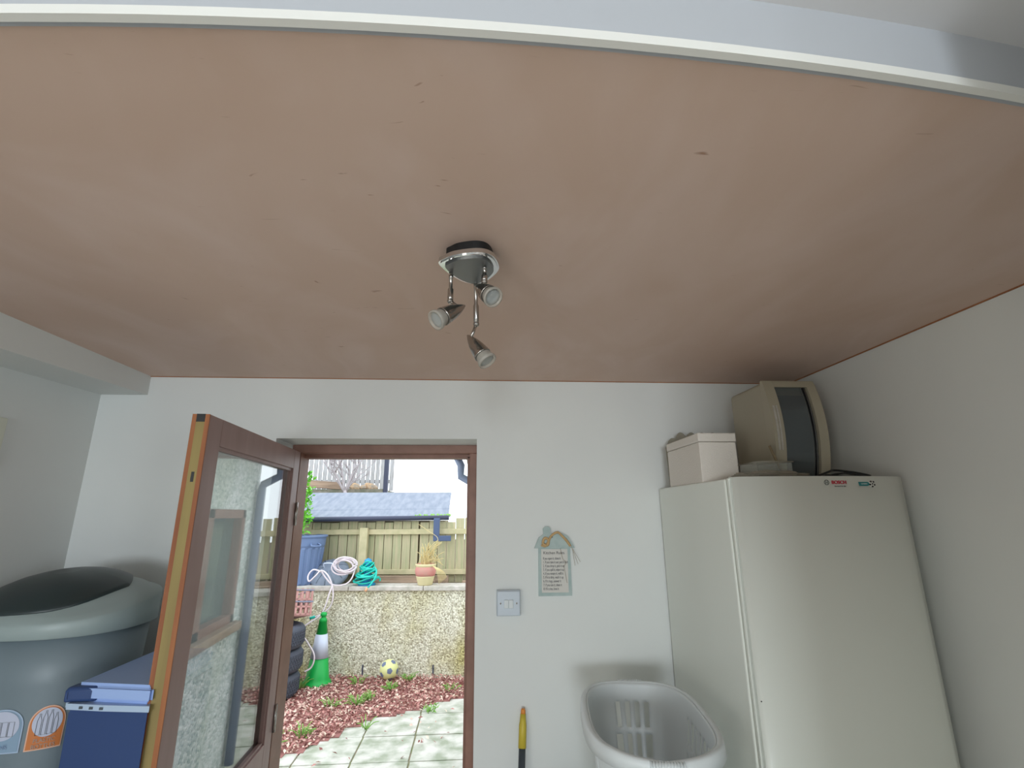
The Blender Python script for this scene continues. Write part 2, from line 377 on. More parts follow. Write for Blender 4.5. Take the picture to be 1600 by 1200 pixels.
# local: x = from hinge to free edge, +y = towards doorway side (face seen), thickness behind it
W, T = .80, .042; Z0, Z1 = .035, 1.967; gx0, gx1, gz0, gz1 = .073, .722, .945, 1.894
s = 1      # local +y points to world +x (the visible face lies at y=0, body at y<0)
def L(x0, x1, y0, y1, z0, z1): return (x0, x1, min(-y0, -y1), max(-y0, -y1), z0, z1)
bm = bm_new()
box(bm, *L(0, gx0, 0, T, Z0, Z1), bev=.002); box(bm, *L(gx1, W-.003, 0, T, Z0, Z1), bev=.002)
box(bm, *L(gx0, gx1, 0, T, gz1, Z1), bev=.002); box(bm, *L(gx0, gx1, 0, T, gz0-.16, gz0), bev=.002); box(bm, *L(gx0, gx1, 0, T, Z0, .25), bev=.002)
box(bm, *L(gx0, gx1, .012, .030, .25, gz0-.16))
lf = obj('leaf', bm, M['brown'], leaf)
bm = bm_new()
bz = .010
for (a, b, c, d) in ((gx0, gx0+bz, gz0, gz1), (gx1-bz, gx1, gz0, gz1), (gx0, gx1, gz1-bz, gz1), (gx0, gx1, gz0, gz0+bz)):
    box(bm, *L(a, b, .006, .018, c, d))
obj('glazing_bead', bm, M['brown'], leaf)
bm = bm_new(); box(bm, *L(gx0+.001, gx1-.001, .0185, .0225, gz0, gz1)); obj('glass_pane', bm, M['pane'], leaf)
bm = bm_new(); box(bm, *L(W-.003, W, 0, .0105, Z0, Z1)); box(bm, *L(W-.003, W, .0315, T, Z0, Z1)); obj('edge_lipping', bm, M['orange_wood'], leaf)
bm = bm_new(); box(bm, *L(W-.003, W-.0002, .0105, .0315, Z0, Z1-.02)); obj('edge_core', bm, M['green_wood'], leaf)
bm = bm_new(); box(bm, *L(W-.003, W+.0004, .0105, .0315, Z1-.02, Z1+.0005)); obj('edge_cap', bm, M['black'], leaf)
bm = bm_new(); box(bm, *L(W-.003, W+.0006, .016, .023, 1.795, 1.82)); box(bm, *L(W-.001, W+.0012, .020, .023, 1.799, 1.808)); obj('lock_keep', bm, M['black'], leaf)
bm = bm_new()
for z in (.25, 1.0, 1.72):
    tube(bm, [(-.004, .004, z-.045), (-.004, .004, z+.045)], .006, 10)
obj('hinge', bm, M['steel'], leaf)
bm = bm_new(); box(bm, *L(.745, .775, -.006, 0, .90, 1.06), bev=.003); tube(bm, [(.76, .004, 1.0), (.76, .05, 1.0), (.65, .055, 1.0)], .008, 10); obj('door_handle', bm, M['steel'], leaf)

# ------------------------------------------------------------------ ceiling spotlight
lt = thing('ceiling_spotlight', 'chrome ceiling spotlight with three adjustable heads on the pink ceiling', 'spotlight', (-.012, .94, ZC))
ox, oy, oz = -.012, .94, ZC
def loc(p): return Vector((p[0]-ox, p[1]-oy, p[2]-oz))
outl = [(-.084, .919), (-.072, .903), (-.05, .885), (-.012, .873), (.012, .875), (.028, .889), (.038, .915), (.040, .943), (.026, .978), (.008, 1.003), (-.01, 1.012), (-.034, 1.002), (-.056, .979), (-.075, .947)]
ol = [(q[0]-ox, q[1]-oy) for q in outl]
sm = [(v.x, v.y) for v in spline([(x, y, 0) for x, y in ol], 5, True)]
cx, cy = sum(x for x, y in sm)/len(sm), sum(y for x, y in sm)/len(sm)
def sc2(f): return [(cx+(x-cx)*f, cy+(y-cy)*f) for x, y in sm]
bm = bm_new(); prism(bm, sc2(.78), -.026, 0); obj('canopy', bm, M['black'], lt)
bm = bm_new(); prism(bm, sm, -.034, -.025)
# chamfered outer rim
rim = sc2(.94); prism(bm, rim, -.0365, -.033); obj('plate', bm, M['chrome'], lt)
bm = bm_new(); prism(bm, sc2(.80), -.0405, -.036); obj('plate_inset', bm, M['grey_satin'], lt)
def spot(root, elbow, hbase, htip, sw):
    root, elbow, hbase, htip = loc(root), loc(elbow), loc(hbase), loc(htip)
    bm = bm_new()
    P = [root+(elbow-root)*t for t in (0, .12, .13, .5, .56, .8, .86, .97, 1)]
    tube(bm, P, [.0050, .0045, .0036, .0042, .0062, .0062, .0064, .0056, .0035], 14)
    arm = obj('arm', bm, M['steel'], lt)
    d = (htip-hbase).normalized()
    bm = bm_new(); mid = hbase+d*sw
    tube(bm, [elbow, elbow.lerp(mid, .5)+Vector((0, 0, -.002)), mid], .0035, 10); bmesh.ops.create_uvsphere(bm, u_segments=14, v_segments=8, radius=.0068, matrix=Matrix.Translation(elbow))
    obj('knuckle', bm, M['steel'], arm)
    ln = (htip-hbase).length
    bm = bm_new(); k = ln/.062
    prof = [(0, -.002), (.002, -.001), (.0058, .005), (.0098, .013), (.0134, .022), (.0162, .032), (.0180, .042), (.0186, .0475), (.0190, .048), (.0190, .050), (.0176, .050), (.0176, .045), (0, .045)]
    lathe(bm, [(r, z*k) for r, z in prof], 32, orient(hbase, htip)); hd = obj('spotlight_head', bm, M['steel'], lt)
    bm = bm_new(); lathe(bm, [(.0165, .0501*k), (.0170, .052*k), (.0192, .0588*k), (.0208, .062*k), (.0208, .0665*k), (.0176, .0668*k), (.0150, .0575*k), (.0140, .0505*k)], 32, orient(hbase, htip), close=False); obj('bulb_rim', bm, M['bulb_rim'], hd)
    bm = bm_new(); lathe(bm, [(0, .0505*k), (.0130, .052*k), (.0175, .0600*k), (.0185, .0628*k), (.0100, .0634*k), (0, .0636*k)], 28, orient(hbase, htip)); obj('bulb', bm, M['bulb'], hd)
    bm = bm_new(); bmesh.ops.create_uvsphere(bm, u_segments=12, v_segments=8, radius=.005, matrix=orient(hbase+d*.056*k, htip)); obj('bulb_core', bm, M['chrome'], hd)
spot((-.0605, .965, 2.206), (-.061, .968, 2.148), (-.031, .960, 2.134), (-.083, .925, 2.088), .010)
spot((-.008, 1.0, 2.206), (-.006, 1.02, 2.118), (-.024, 1.025, 2.092), (.017, 1.005, 2.030), .010)
spot((.0105, .925, 2.206), (.010, .93, 2.176), (-.007, .935, 2.168), (.026, .895, 2.126), .012)

# ------------------------------------------------------------------ fridge freezer
FX0, FX1, FY0, FY1, FZ = .715, 1.245, 1.40, 1.94, 1.807
fg = thing('fridge', 'tall white upright fridge with a curved door in the right corner', 'fridge', ((FX0+FX1)/2, (FY0+FY1)/2, 0))
fx, fy = (FX0+FX1)/2, (FY0+FY1)/2
bm = bm_new(); box(bm, FX0-fx, FX1-fx, FY0+.008-fy, FY1-fy, .02, FZ, bev=.006); obj('cabinet', bm, M['white_gloss'], fg)
bm = bm_new(); box(bm, FX0+.012-fx, FX1-.012-fx, FY0-.002-fy, FY0+.01-fy, .08, FZ-.012); obj('door_seal', bm, M['seal'], fg)
bm = bm_new(); n = 24; pts = []
hw = (FX1-FX0)/2-.002
for i in range(n+1):
    u = -1+2*i/n; pts.append((u*hw, FY0-fy-.045+.028*abs(u)**2.4))
pts += [(hw, FY0-fy-.003), (-hw, FY0-fy-.003)]
prism(bm, pts, .06, FZ+.004)
es = [e for e in bm.edges if abs(e.verts[0].co.z-e.verts[1].co.z) < 1e-5 and e.verts[0].co.z > 1]
bmesh.ops.bevel(bm, geom=es, offset=.004, segments=2, affect='EDGES')
es = [e for e in bm.edges if abs(abs(e.verts[0].co.x)-hw) < .0015 and abs(e.verts[0].co.z-e.verts[1].co.z) > 1 and e.verts[0].co.y < FY0-fy-.01]
bmesh.ops.bevel(bm, geom=es, offset=.007, segments=3, affect='EDGES')
for f in bm.faces: f.smooth = abs(f.normal.z) < .3 and f.normal.y < 0
fd = obj('fridge_door', bm, M['white_gloss'], fg)
def fdy(x):  # door front y at local x
    return FY0-fy-.045+.028*abs(x/hw)**2.4
def fplace(x, z):
    sl = .028*2.4*abs(x/hw)**1.4/hw*(1 if x > 0 else -1)
    return Matrix.Translation((x, fdy(x)-.0012, z)) @ Matrix.Rotation(math.atan(sl), 4, 'Z') @ Matrix.Rotation(PI/2, 4, 'X')
lz = FZ-.014
text('brand_lettering', 'BOSCH', .0125, M['red'], fd, fplace(.043, lz), sx=1.1, bold=.0004)
text('slogan_lettering', 'Invented for life', .0042, M['grey_ink'], fd, fplace(.045, lz-.0105), sx=1.25)
bm = bm_new(); tube(bm, [(.0068*math.cos(2*PI*k/24), .0068*math.sin(2*PI*k/24), 0) for k in range(24)], .0008, 6, closed=True)
tube(bm, [(-.003, -.0055, 0), (-.003, .0055, 0)], .0007, 6); tube(bm, [(.003, -.0055, 0), (.003, .0055, 0)], .0007, 6); tube(bm, [(-.003, 0, 0), (.003, 0, 0)], .0007, 6)
bmesh.ops.transform(bm, matrix=fplace(.006, lz), verts=bm.verts); obj('ring_emblem', bm, M['grey_ink'], fd)
bm = bm_new()
pts = [(-.021, -.0055), (.008, -.0055), (.013, 0), (.008, .0055), (-.023, .0055)]
prism(bm, pts, 0, .0007, fplace(.125, lz-.004)); obj('teal_badge', bm, M['teal_ink'], fd)
text('badge_lettering', 'CLASSIXX', .0045, M['paper'], fd, fplace(.120, lz-.004) @ Matrix.Translation((0, 0, .0007)))
bm = bm_new(); bmesh.ops.create_uvsphere(bm, u_segments=24, v_segments=14, radius=.0095); bmesh.ops.scale(bm, vec=(1, 1, .15), verts=bm.verts)
bmesh.ops.transform(bm, matrix=fplace(.146, lz-.004), verts=bm.verts); obj('football_badge', bm, M['paper'], fd)
bm = bm_new()
for a in (0, 72, 144, 216, 288):
    r = .0072; bmesh.ops.create_cone(bm, cap_ends=True, segments=5, radius1=.0027, radius2=.0027, depth=.0034, matrix=fplace(.146, lz-.004) @ Matrix.Translation((r*math.cos(math.radians(a+50)), r*math.sin(math.radians(a+50)), .0002)))
bmesh.ops.create_cone(bm, cap_ends=True, segments=5, radius1=.0025, radius2=.0025, depth=.0042, matrix=fplace(.146, lz-.004))
obj('football_patches', bm, M['black'], fd)
bm = bm_new(); bmesh.ops.create_cone(bm, cap_ends=True, segments=12, radius1=.0015, radius2=.0015, depth=.002, matrix=fplace(-hw+.014, 1.245)); obj('screw_cap', bm, M['black'], fd)

# polystyrene box on the fridge
px0, px1, py0, py1, pz0, pz1 = .722, .852, 1.565, 1.845, FZ, 1.968
pb = thing('polystyrene_box', 'white polystyrene box standing on the left of the fridge top', 'box', ((px0+px1)/2, (py0+py1)/2, pz0))
bm = bm_new(); h = pz1-pz0; a, b = (px1-px0)/2, (py1-py0)/2
box(bm, -a+.002, a-.002, -b+.002, b-.002, 0, h-.03, bev=.003); obj('body', bm, M['foam'], pb)
bm = bm_new(); box(bm, -a, a, -b, b, h-.029, h, bev=.004); obj('lid', bm, M['foam'], pb)
# scalloped clear tray leaning behind the box
bm = bm_new(); n = 60
top = [(-.10+.22*i/n, .135+.012*abs(math.sin(i/n*PI*5))-(.03*max(0, .25-i/n)*4 if i/n < .25 else 0)) for i in range(n+1)]
prism(bm, [(-.10, 0)]+top+[(.12, 0)], 0, .004, Matrix.Rotation(PI/2-.12, 4, 'X'))
o = obj('scalloped_tray', bm, M['cloudy'], None); o.location = (.84, 1.885, FZ+.0005); tag(o, 'cloudy plastic tray with scalloped rim upright behind the polystyrene box', 'tray')
for v in o.data.vertices: v.co.z *= 1.48
# clear lidded plastic tub
tb = thing('clear_tub', 'shallow clear plastic tub between the polystyrene box and the cream appliance', 'tub', (.905, 1.50, FZ))
bm = bm_new(); box(bm, -.060, .050, -.05, .05, .018, .020); 
for (x0, x1, y0, y1) in ((-.06, .05, -.05, -.0485), (-.06, .05, .0485, .05), (-.06, -.0585, -.05, .05), (.0485, .05, -.05, .05)): box(bm, x0, x1, y0, y1, .0, .052)
obj('tub_body', bm, M['tray'], tb)
bm = bm_new(); tube(bm, [(-.063, -.053, .054), (.053, -.053, .054), (.053, .053, .054), (-.063, .053, .054)], .0022, 6, closed=True); obj('tub_rim', bm, M['cloudy'], tb)
# crumpled cloudy bag along the front of the fridge top
bm = bm_new(); bmesh.ops.create_icosphere(bm, subdivisions=4, radius=1)
for v in bm.verts:
    q = noise.noise(v.co*2.2)*.35+noise.noise(v.co*6)*.18
    c = v.co*(1+q); v.co = Vector((c.x*.105, c.y*.022, max(-0.0, (c.z*.5+.5)*.024)))
o = obj('crumpled_bag', bm, M['cloudy'], None); o.location = (.868, 1.424, FZ+.0005)
tag(o, 'crumpled cloudy plastic bag lying along the front edge of the fridge top', 'bag')
# cream appliance stood on end
ap = thing('microwave', 'cream appliance with dark glass front standing on end on the fridge', 'appliance', (1.078, 1.70, FZ), 0)
aw, ah, ad = .094, .350, .125
bm = bm_new()
box(bm, -aw+.004, aw-.02, -ad+.028, ad, 0, ah-.004, bev=.012); obj('body', bm, M['cream'], ap)
# bowed bezel as side profile extruded across the width, with window opening
bm = bm_new(); n = 20
def bow(t): return -ad+.02-.035*math.sin(PI*min(max(t, 0), 1))**.8
def bezel(x0, x1, t0, t1, extra=0, mi=0):
    k = 16; fr_ = [(bow(t0+(t1-t0)*i/k)+extra, ah*(t0+(t1-t0)*i/k)) for i in range(k+1)]
    poly = fr_+[(-ad+.03, ah*t1), (-ad+.03, ah*t0)]
    prism(bm, poly, x0, x1, Matrix(((0, 0, 1, 0), (1, 0, 0, 0), (0, 1, 0, 0), (0, 0, 0, 1))), mi)
wx0, wx1 = -.057, .062
bezel(-aw, wx0, 0, 1); bezel(wx1, aw, 0, 1); bezel(wx0, wx1, 0, .03); bezel(wx0, wx1, .93, 1)
bmesh.ops.remove_doubles(bm, verts=bm.verts, dist=.0001)
obj('bezel', bm, M['cream'], ap)
bm = bm_new(); bezel(wx0, wx1-.022, .03, .84, .006); obj('glass_front', bm, M['darkglass'], ap)
bm = bm_new(); bezel(wx0, wx1-.022, .84, .93, .010); bezel(wx1-.022, wx1-.017, .03, .93, .008); obj('glass_band', bm, M['darkglass2'], ap)
bm = bm_new(); bezel(wx1-.017, wx1-.010, .03, .93, .014); bezel(wx1-.007, wx1, .03, .93, .014); obj('dark_strip', bm, M['bag'], ap)
bm = bm_new(); bezel(wx1-.010, wx1-.007, .03, .93, .006); obj('silver_strip', bm, M['grey_satin'], ap)
bm = bm_new(); bezel(-.084, -.078, .30, .73, -.002); bezel(-.074, -.069, .30, .73, -.003); obj('slot_handle', bm, M['worktop'], ap)
# brown strip leaning between
bm = bm_new(); tube(bm, [(0, 0, 0), (-.03, .01, .11)], .004, 6); o = obj('thin_stick', bm, M['shedwall'], None); o.location = (.966, 1.512, FZ+.003); tag(o, 'thin dark stick leaning against the left side of the cream appliance', 'stick')
# black flex
bm = bm_new()
P = spline([(.985, 1.392, FZ+.005), (1.02, 1.385, FZ+.018), (1.05, 1.40, FZ+.024), (1.10, 1.385, FZ+.016), (1.15, 1.39, FZ+.006), (1.11, 1.42, FZ+.007), (1.04, 1.425, FZ+.012), (1.02, 1.40, FZ+.006), (1.06, 1.385, FZ+.014), (1.12, 1.40, FZ+.010), (1.165, 1.42, FZ+.005), (1.13, 1.45, FZ+.005), (1.08, 1.46, FZ+.005)], 8)
tube(bm, P, .0032, 8); o = obj('power_cable', bm, M['black'], None); tag(o, 'coiled black power cable on the front edge of the fridge top', 'cable')

# ------------------------------------------------------------------ light switch, plaque, notice, pole
sw = thing('light_switch', 'white double light switch on the wall right of the doorway', 'light switch', (.118, YB, 1.402))
bm = bm_new(); box(bm, -.043, .043, -.030, 0, -.043, .043, bev=.002); obj('back_box', bm, M['switch'], sw)
bm = bm_new(); box(bm, -.0415, .0415, -.036, -.030, -.0415, .0415, bev=.003); obj('face_plate', bm, M['switch'], sw)
for x in (-.0085, .0085):
    bm = bm_new(); box(bm, x-.008, x+.008, -.0405, -.035, -.014, .014, bev=.0015, T=Matrix.Rotation(.05, 4, 'X')); obj('rocker', bm, M['white_plastic'], sw)
for x in (-.029, .029):
    bm = bm_new(); lathe(bm, [(0, 0), (.0032, 0), (.0028, .0012), (0, .0014)], 16, Matrix.Translation((x, -.0355, 0)) @ Matrix.Rotation(PI/2, 4, 'X')); obj('screw', bm, M['steel'], sw)

pq = thing('house_plaque', 'sage green house-shaped plaque of rules hanging on the back wall', 'plaque', (.293, YB, 1.42))
RX = Matrix.Rotation(PI/2, 4, 'X')   # xy plane -> xz plane, facing -y
bm = bm_new()
prism(bm, [(-.062, 0), (.062, 0), (.060, .172), (-.060, .172)], 0, .008, RX); obj('board', bm, M['sage'], pq)
bm = bm_new()
prism(bm, [(-.076, .168), (.078, .168), (.052, .212), (.028, .222), (-.036, .222), (-.058, .207)], .006, .014, RX)
prism(bm, [(-.040, .220), (-.014, .220), (-.012, .238), (-.020, .247), (-.034, .247), (-.042, .238)], .006, .012, RX)
obj('roof', bm, M['sage'], pq)
bm = bm_new(); prism(bm, [(-.050, .012), (.050, .012), (.050, .165), (-.050, .165)], .008, .0092, RX); pp = obj('rules_panel', bm, M['paper'], pq)
text('title_lettering', 'Kitchen Rules', .0145, M['ink'], pq, RX @ Matrix.Translation((-.002, .151, .0098)), .0003)
rules = ['If you open it, close it', '1. If you take it out, put it back', '2. If you drop it, pick it up', '3. If you spill it, wipe it up', '4. If you empty it, refill it', '5. If it is dirty, wash it up', '6. If it rings, answer it', '7. If you use it, clean it', '8. If it cries, love it']
bm0 = None
text('rules_lettering', '\n'.join(rules), .0082, M['ink'], pq, RX @ Matrix.Translation((-.044, .078, .0098)) @ Matrix.Diagonal((.92, 1.62, 1, 1)), .0003, align='LEFT')
bm = bm_new()
P = spline([(-.05, -.016, .18), (-.035, -.018, .176), (-.024, -.019, .19), (-.012, -.018, .212), (.012, -.02, .225), (.03, -.018, .212), (.05, -.018, .19), (.06, -.018, .175)], 6)
tube(bm, P, .0045, 7)
P = spline([(-.03, -.02, .178), (-.044, -.02, .186), (-.038, -.021, .204), (-.024, -.02, .200), (-.024, -.02, .184), (-.03, -.02, .178)], 5); tube(bm, P, .005, 7)
obj('raffia_bow', bm, M['raffia'], pq)
bm = bm_new()
for e in ((.088, .11), (.097, .118), (.076, .105)): tube(bm, spline([(.045, -.017, .205), (.066, -.015, .17), (e[0], -.012, e[1])], 6), .0008, 5)
tube(bm, spline([(.022, -.016, .166), (.03, -.014, .13), (.043, -.013, .118), (.036, -.012, .10), (.044, -.012, .045)], 6), .0009, 5)
obj('twine', bm, M['twine'], pq)
bm = bm_new(); lathe(bm, [(0, 0), (.003, 0), (.0025, .002), (0, .003)], 12, Matrix.Translation((-.008, -.014, .208)) @ RX); obj('nail', bm, M['steel'], pq)

o = simple('wall_notice', M['notice'], None, (0, .006, -.12, .075, -.15, .0), bev=.002); o.location = (XL, 1.525, 2.008); tag(o, 'cream board on the left wall, cut by the picture edge', 'board')

pl = thing('tool_handle', 'dark grey tool handle with a yellow grip leaning on the back wall', 'tool handle', (.10, 1.70, 0))
A0, A1 = Vector((0, 0, .02)), Vector((.068, .232, 1.062))
def on(t): return A0.lerp(A1, t)
bm = bm_new(); tube(bm, [on(0), on(.90)], .0115, 16); obj('pole', bm, M['darkgrey'], pl)
bm = bm_new(); tube(bm, [on(.895), on(.955), on(.965), on(.985)], [.0135, .0130, .011, .0095], 16); obj('grip', bm, M['yellow'], pl)
bm = bm_new(); tube(bm, [on(.983), on(.995), on(1)], [.0085, .008, .005], 14); obj('end_cap', bm, M['orange'], pl)

# ------------------------------------------------------------------ laundry basket on a machine
wm = thing('washing_machine', 'white washing machine under the laundry basket', 'washing machine', (.47, 1.55, 0))
bm = bm_new(); box(bm, -.24, .225, -.36, .30, .01, .85, bev=.008); obj('cabinet', bm, M['white_gloss'], wm)
bm = bm_new(); box(bm, -.245, .23, -.37, .30, .851, .87, bev=.004); obj('top_panel', bm, M['white_gloss'], wm)
bm = bm_new(); tube(bm, [(.15*math.cos(2*PI*k/32), -.365, .45+.15*math.sin(2*PI*k/32)) for k in range(32)], .015, 8, closed=True); obj('door_ring', bm, M['steel'], wm)

bk = thing('laundry_basket', 'white plastic laundry basket beside the fridge', 'laundry basket', (.451, 1.462, .871), -.14); bk.scale = (1.04, 1.02, 1)
BH = 1.2-.871
def sup(th, a, b, p=3.2):
    c, s_ = math.cos(th), math.sin(th)
    return (a*abs(c)**(2/p)*(1 if c >= 0 else -1), b*abs(s_)**(2/p)*(1 if s_ >= 0 else -1))
def binside(th, t):   # t 0 bottom .. 1 rim
    a = .105+.038*t; b = .190+.048*t
    x, y = sup(th, a, b); return x, y
bm = bm_new(); NT = 176; NZ = 40
def slot(th, t):
    x, y = sup(th, 1, 1); 
    # rows of slots on long sides (|x|~1) and on the ends (|y|~1)
    rows = (.42 < t < .60) or (.66 < t < .84)
    if not rows: return False
    u = (th/(2*PI)) % 1
    X, Y = binside(th, t)
    if abs(y) > .97 and abs(X) < .055:
        q = (X+.055)/.110*4; return .22 < (q % 1) < .78
    if abs(x) > .97 and abs(Y) < .12:
        q = (Y+.12)/.24*7; return .25 < (q % 1) < .75
    return False
# angular samples spread by arc length
ths = []
dense = [2*PI*i/4000 for i in range(4001)]; acc = [0]
for i in range(4000):
    p, q = sup(dense[i], .16, .26), sup(dense[i+1], .16, .26); acc.append(acc[-1]+math.hypot(p[0]-q[0], p[1]-q[1]))
j = 0
for i in range(NT):
    t_ = acc[-1]*i/NT
    while acc[j+1] < t_: j += 1
    ths.append(dense[j])
grid = [[None]*NT for _ in range(NZ+1)]
for r in range(NZ+1):
    t = r/NZ
    for k in range(NT):
        x, y = binside(ths[k], t); dip = 0
        if abs(y) > .20: dip = .012*(1-min(1, abs(x)/.1))*t
        grid[r][k] = bm.verts.new((x, y, BH*t+(-dip if y < 0 else 0)))
for r in range(NZ):
    for k in range(NT):
        tm = (r+.5)/NZ; thm = ths[k]+((ths[(k+1) % NT]-ths[k]) % (2*PI))/2
        if slot(thm, tm): continue
        f = bm.faces.new((grid[r][k], grid[r][(k+1) % NT], grid[r+1][(k+1) % NT], grid[r+1][k])); f.smooth = True
bm.faces.new(grid[0][::-1])
bmesh.ops.delete(bm, geom=[v for v in bm.verts if not v.link_faces], context='VERTS')
bko = obj('basket_body', bm, M['white_plastic'], bk)
md = bko.modifiers.new('thickness', 'SOLIDIFY'); md.thickness = .003
bm = bm_new()   # rolled rim: lip going out and down
rp = [(0, 0), (.004, .003), (.011, .003), (.015, -.001), (.018, -.028), (.016, -.028), (.012, -.003), (.003, -.002)]
rings = []
for k in range(NT):
    x, y = binside(ths[k], 1); nx, ny = x/.168**2, y/.27**2
    x2, y2 = sup(ths[k], .143, .238); 
    a1, b1 = sup(ths[(k+1) % NT], .143, .238), sup(ths[k-1], .143, .238); tx, ty = a1[0]-b1[0], a1[1]-b1[1]; l_ = math.hypot(tx, ty) or 1
    nx, ny = ty/l_, -tx/l_
    dip = .012*(1-min(1, abs(x)/.1)) if y < -.2 else 0
    rings.append([bm.verts.new((x+nx*o_, y+ny*o_, BH-dip+z_)) for o_, z_ in rp])
for k in range(NT):
    for q in range(len(rp)):
        f = bm.faces.new((rings[k][q], rings[k][(q+1) % len(rp)], rings[(k+1) % NT][(q+1) % len(rp)], rings[(k+1) % NT][q])); f.smooth = True
obj('rim', bm, M['white_plastic'], bk)
for sgn in (-1, 1):
    bm = bm_new()
    tube(bm, [(-.036, sgn*.252, BH-.004-(.010 if sgn < 0 else 0)), (.036, sgn*.252, BH-.004-(.010 if sgn < 0 else 0))], .0075, 14)
    for i in range(12):
        x = -.034+.068*i/11
        tube(bm, [(x-.0014, sgn*.252, BH-.004-(.010 if sgn < 0 else 0)), (x+.0014, sgn*.252, BH-.004-(.010 if sgn < 0 else 0))], .0092, 14)
    obj('handle_grip', bm, M['white_plastic'], bk)

# ------------------------------------------------------------------ left corner: worktop, bin, cool box
cb = thing('base_cabinet', 'white base cabinet under the grey bin and the blue cool box', 'cabinet', (-1.10, 1.50, 0))
bm = bm_new(); box(bm, -.345, .34, -.40, .44, .1, .88, bev=.003); box(bm, -.33, .33, -.35, .44, 0, .1); obj('body', bm, M['white_plastic'], cb)
for x0, x1 in ((-.34, -.003), (.003, .335)):
    bm = bm_new(); box(bm, x0, x1, -.42, -.401, .11, .87, bev=.002); d_ = obj('door', bm, M['white_plastic'], cb)
    bm = bm_new(); lathe(bm, [(.005, 0), (.005, .015), (.012, .02), (.010, .026), (0, .028)], 16, Matrix.Translation(((x1-.04) if x0 < 0 else (x0+.04), -.42, .78)) @ RX); obj('knob', bm, M['steel'], d_)
o = simple('worktop', M['worktop'], None, (-.345, .345, -.44, .44, 0, .04), bev=.005); o.location = (-1.10, 1.50, .881); tag(o, 'pale laminate worktop under the grey bin and blue cool box', 'worktop')

WT = .922
BCX, BCY, BA, BB = -1.19, 1.635, .222, .19
rb = thing('recycling_bin', 'grey plastic recycling bin with a dark flap lid in the left corner', 'bin', (BCX, BCY, WT))
HB = 1.425-WT
def binp(th_, t):  # t 0..1 of body height
    f = .86+.14*t
    x, y = sup(th_, BA*f-.012, BB*f-.012, 2.5); return x, y
bm = bm_new(); n = 72; R_ = []
for t in (0, .02, .25, .5, .75, 1):
    sh = .97 if t == 0 else 1
    R_.append([bm.verts.new((binp(2*PI*k/n, t)[0]*sh, binp(2*PI*k/n, t)[1]*sh, HB*t)) for k in range(n)])
for A_, B_ in zip(R_, R_[1:]):
    for k in range(n):
        f = bm.faces.new((A_[k], A_[(k+1) % n], B_[(k+1) % n], B_[k])); f.smooth = True
bm.faces.new(R_[0][::-1]); bm.faces.new(R_[-1]); obj('body', bm, M['binbody'], rb)
def lidz(x, y):
    return HB+.024+.060*(y+BB)/(2*BB)+.060*max(0, 1-(x/BA)**2-(y/BB)**2)**.7
bm = bm_new(); rings = []
for k_, (f, zo) in enumerate(((1.0, -.012), (1.015, 0), (1.015, 1), (1.0, 2))):
    ring = []
    for k in range(n):
        x, y = sup(2*PI*k/n, BA*f, BB*f, 2.5)
        z = HB-.014 if zo == -.012 else (HB-.012 if zo == 0 else lidz(x, y)-(.006 if zo == 1 else 0))
        ring.append(bm.verts.new((x, y, z)))
    rings.append(ring)
for f in (.93, .85, .7, .55, .4, .25, .12):
    rings.append([bm.verts.new((*sup(2*PI*k/n, BA*f, BB*f, 2.3), 0)) for k in range(n)])
    for v in rings[-1]: v.co.z = lidz(v.co.x, v.co.y)
for A_, B_ in zip(rings, rings[1:]):
    for k in range(n):
        f = bm.faces.new((A_[k], A_[(k+1) % n], B_[(k+1) % n], B_[k])); f.smooth = True
bm.faces.new(rings[-1]); bm.faces.new(rings[0][::-1])
lidp = obj('lid', bm, M['binlid'], rb)
# flap: lens shaped raised panel
bm = bm_new(); rr_ = []; n2 = 64
for f in (1.0, 1.0, .96, .8, .6, .4, .2):
    ring = []
    for k in range(n2):
        a_ = 2*PI*k/n2; c, s_ = math.cos(a_), math.sin(a_)
        x = -.016+.180*c*f; y = .004+((-.178*abs(s_)**.6*abs(1-abs(c)**6)**.3) if s_ < 0 else .150*s_*abs(1-abs(c)**3)**.35)*f
        q = 0 if f == 1.0 and not rr_ else .016*(1-f**3)+.006
        ring.append(bm.verts.new((x, y, lidz(x, y)+(q if rr_ else -.004))))
    rr_.append(ring)
for A_, B_ in zip(rr_, rr_[1:]):
    for k in range(n2):
        f = bm.faces.new((A_[k], A_[(k+1) % n2], B_[(k+1) % n2], B_[k])); f.smooth = True
bm.faces.new(rr_[-1]); bm.faces.new(rr_[0][::-1]); obj('swing_flap', bm, M['flap'], lidp)
# labels on the body, wrapped on its surface
def wrap(s_, z_, th0, out):
    # walk along the surface by arc length
    th_ = th0+s_/((BA+BB)/2*.93)
    x, y = binp(th_, z_/HB); l_ = math.hypot(x/BA**2, y/BB**2); return Vector((x+out*x/BA**2/l_, y+out*y/BB**2/l_, z_))
def decal(name, fn, m, parent, th0, zc, out, thick=.0006):
    bm = bm_new(); rows = fn()
    prev = None
    for z_, s0, s1 in rows:
        k = 14; A_ = [bm.verts.new(wrap(s0+(s1-s0)*i/k, zc+z_, th0, out+thick)) for i in range(k+1)]
        if prev:
            for i in range(k): bm.faces.new((prev[i], prev[i+1], A_[i+1], A_[i]))
        prev = A_
    return obj(name, bm, m, parent)
def arch(w, h0, r, g=0):
    rows = []
    for i in range(9): rows.append((-h0+g+(h0-g)*i/8, -w+g, w-g))
    for i in range(1, 13):
        a_ = PI/2*i/12; rows.append(((r-g)*math.sin(a_), -(w-g)*math.cos(a_), (w-g)*math.cos(a_)))
    return rows
def disc(r, dz):
    return [(dz-r*math.cos(PI*i/20), -r*math.sin(PI*i/20)-1e-4, r*math.sin(PI*i/20)+1e-4) for i in range(21)]
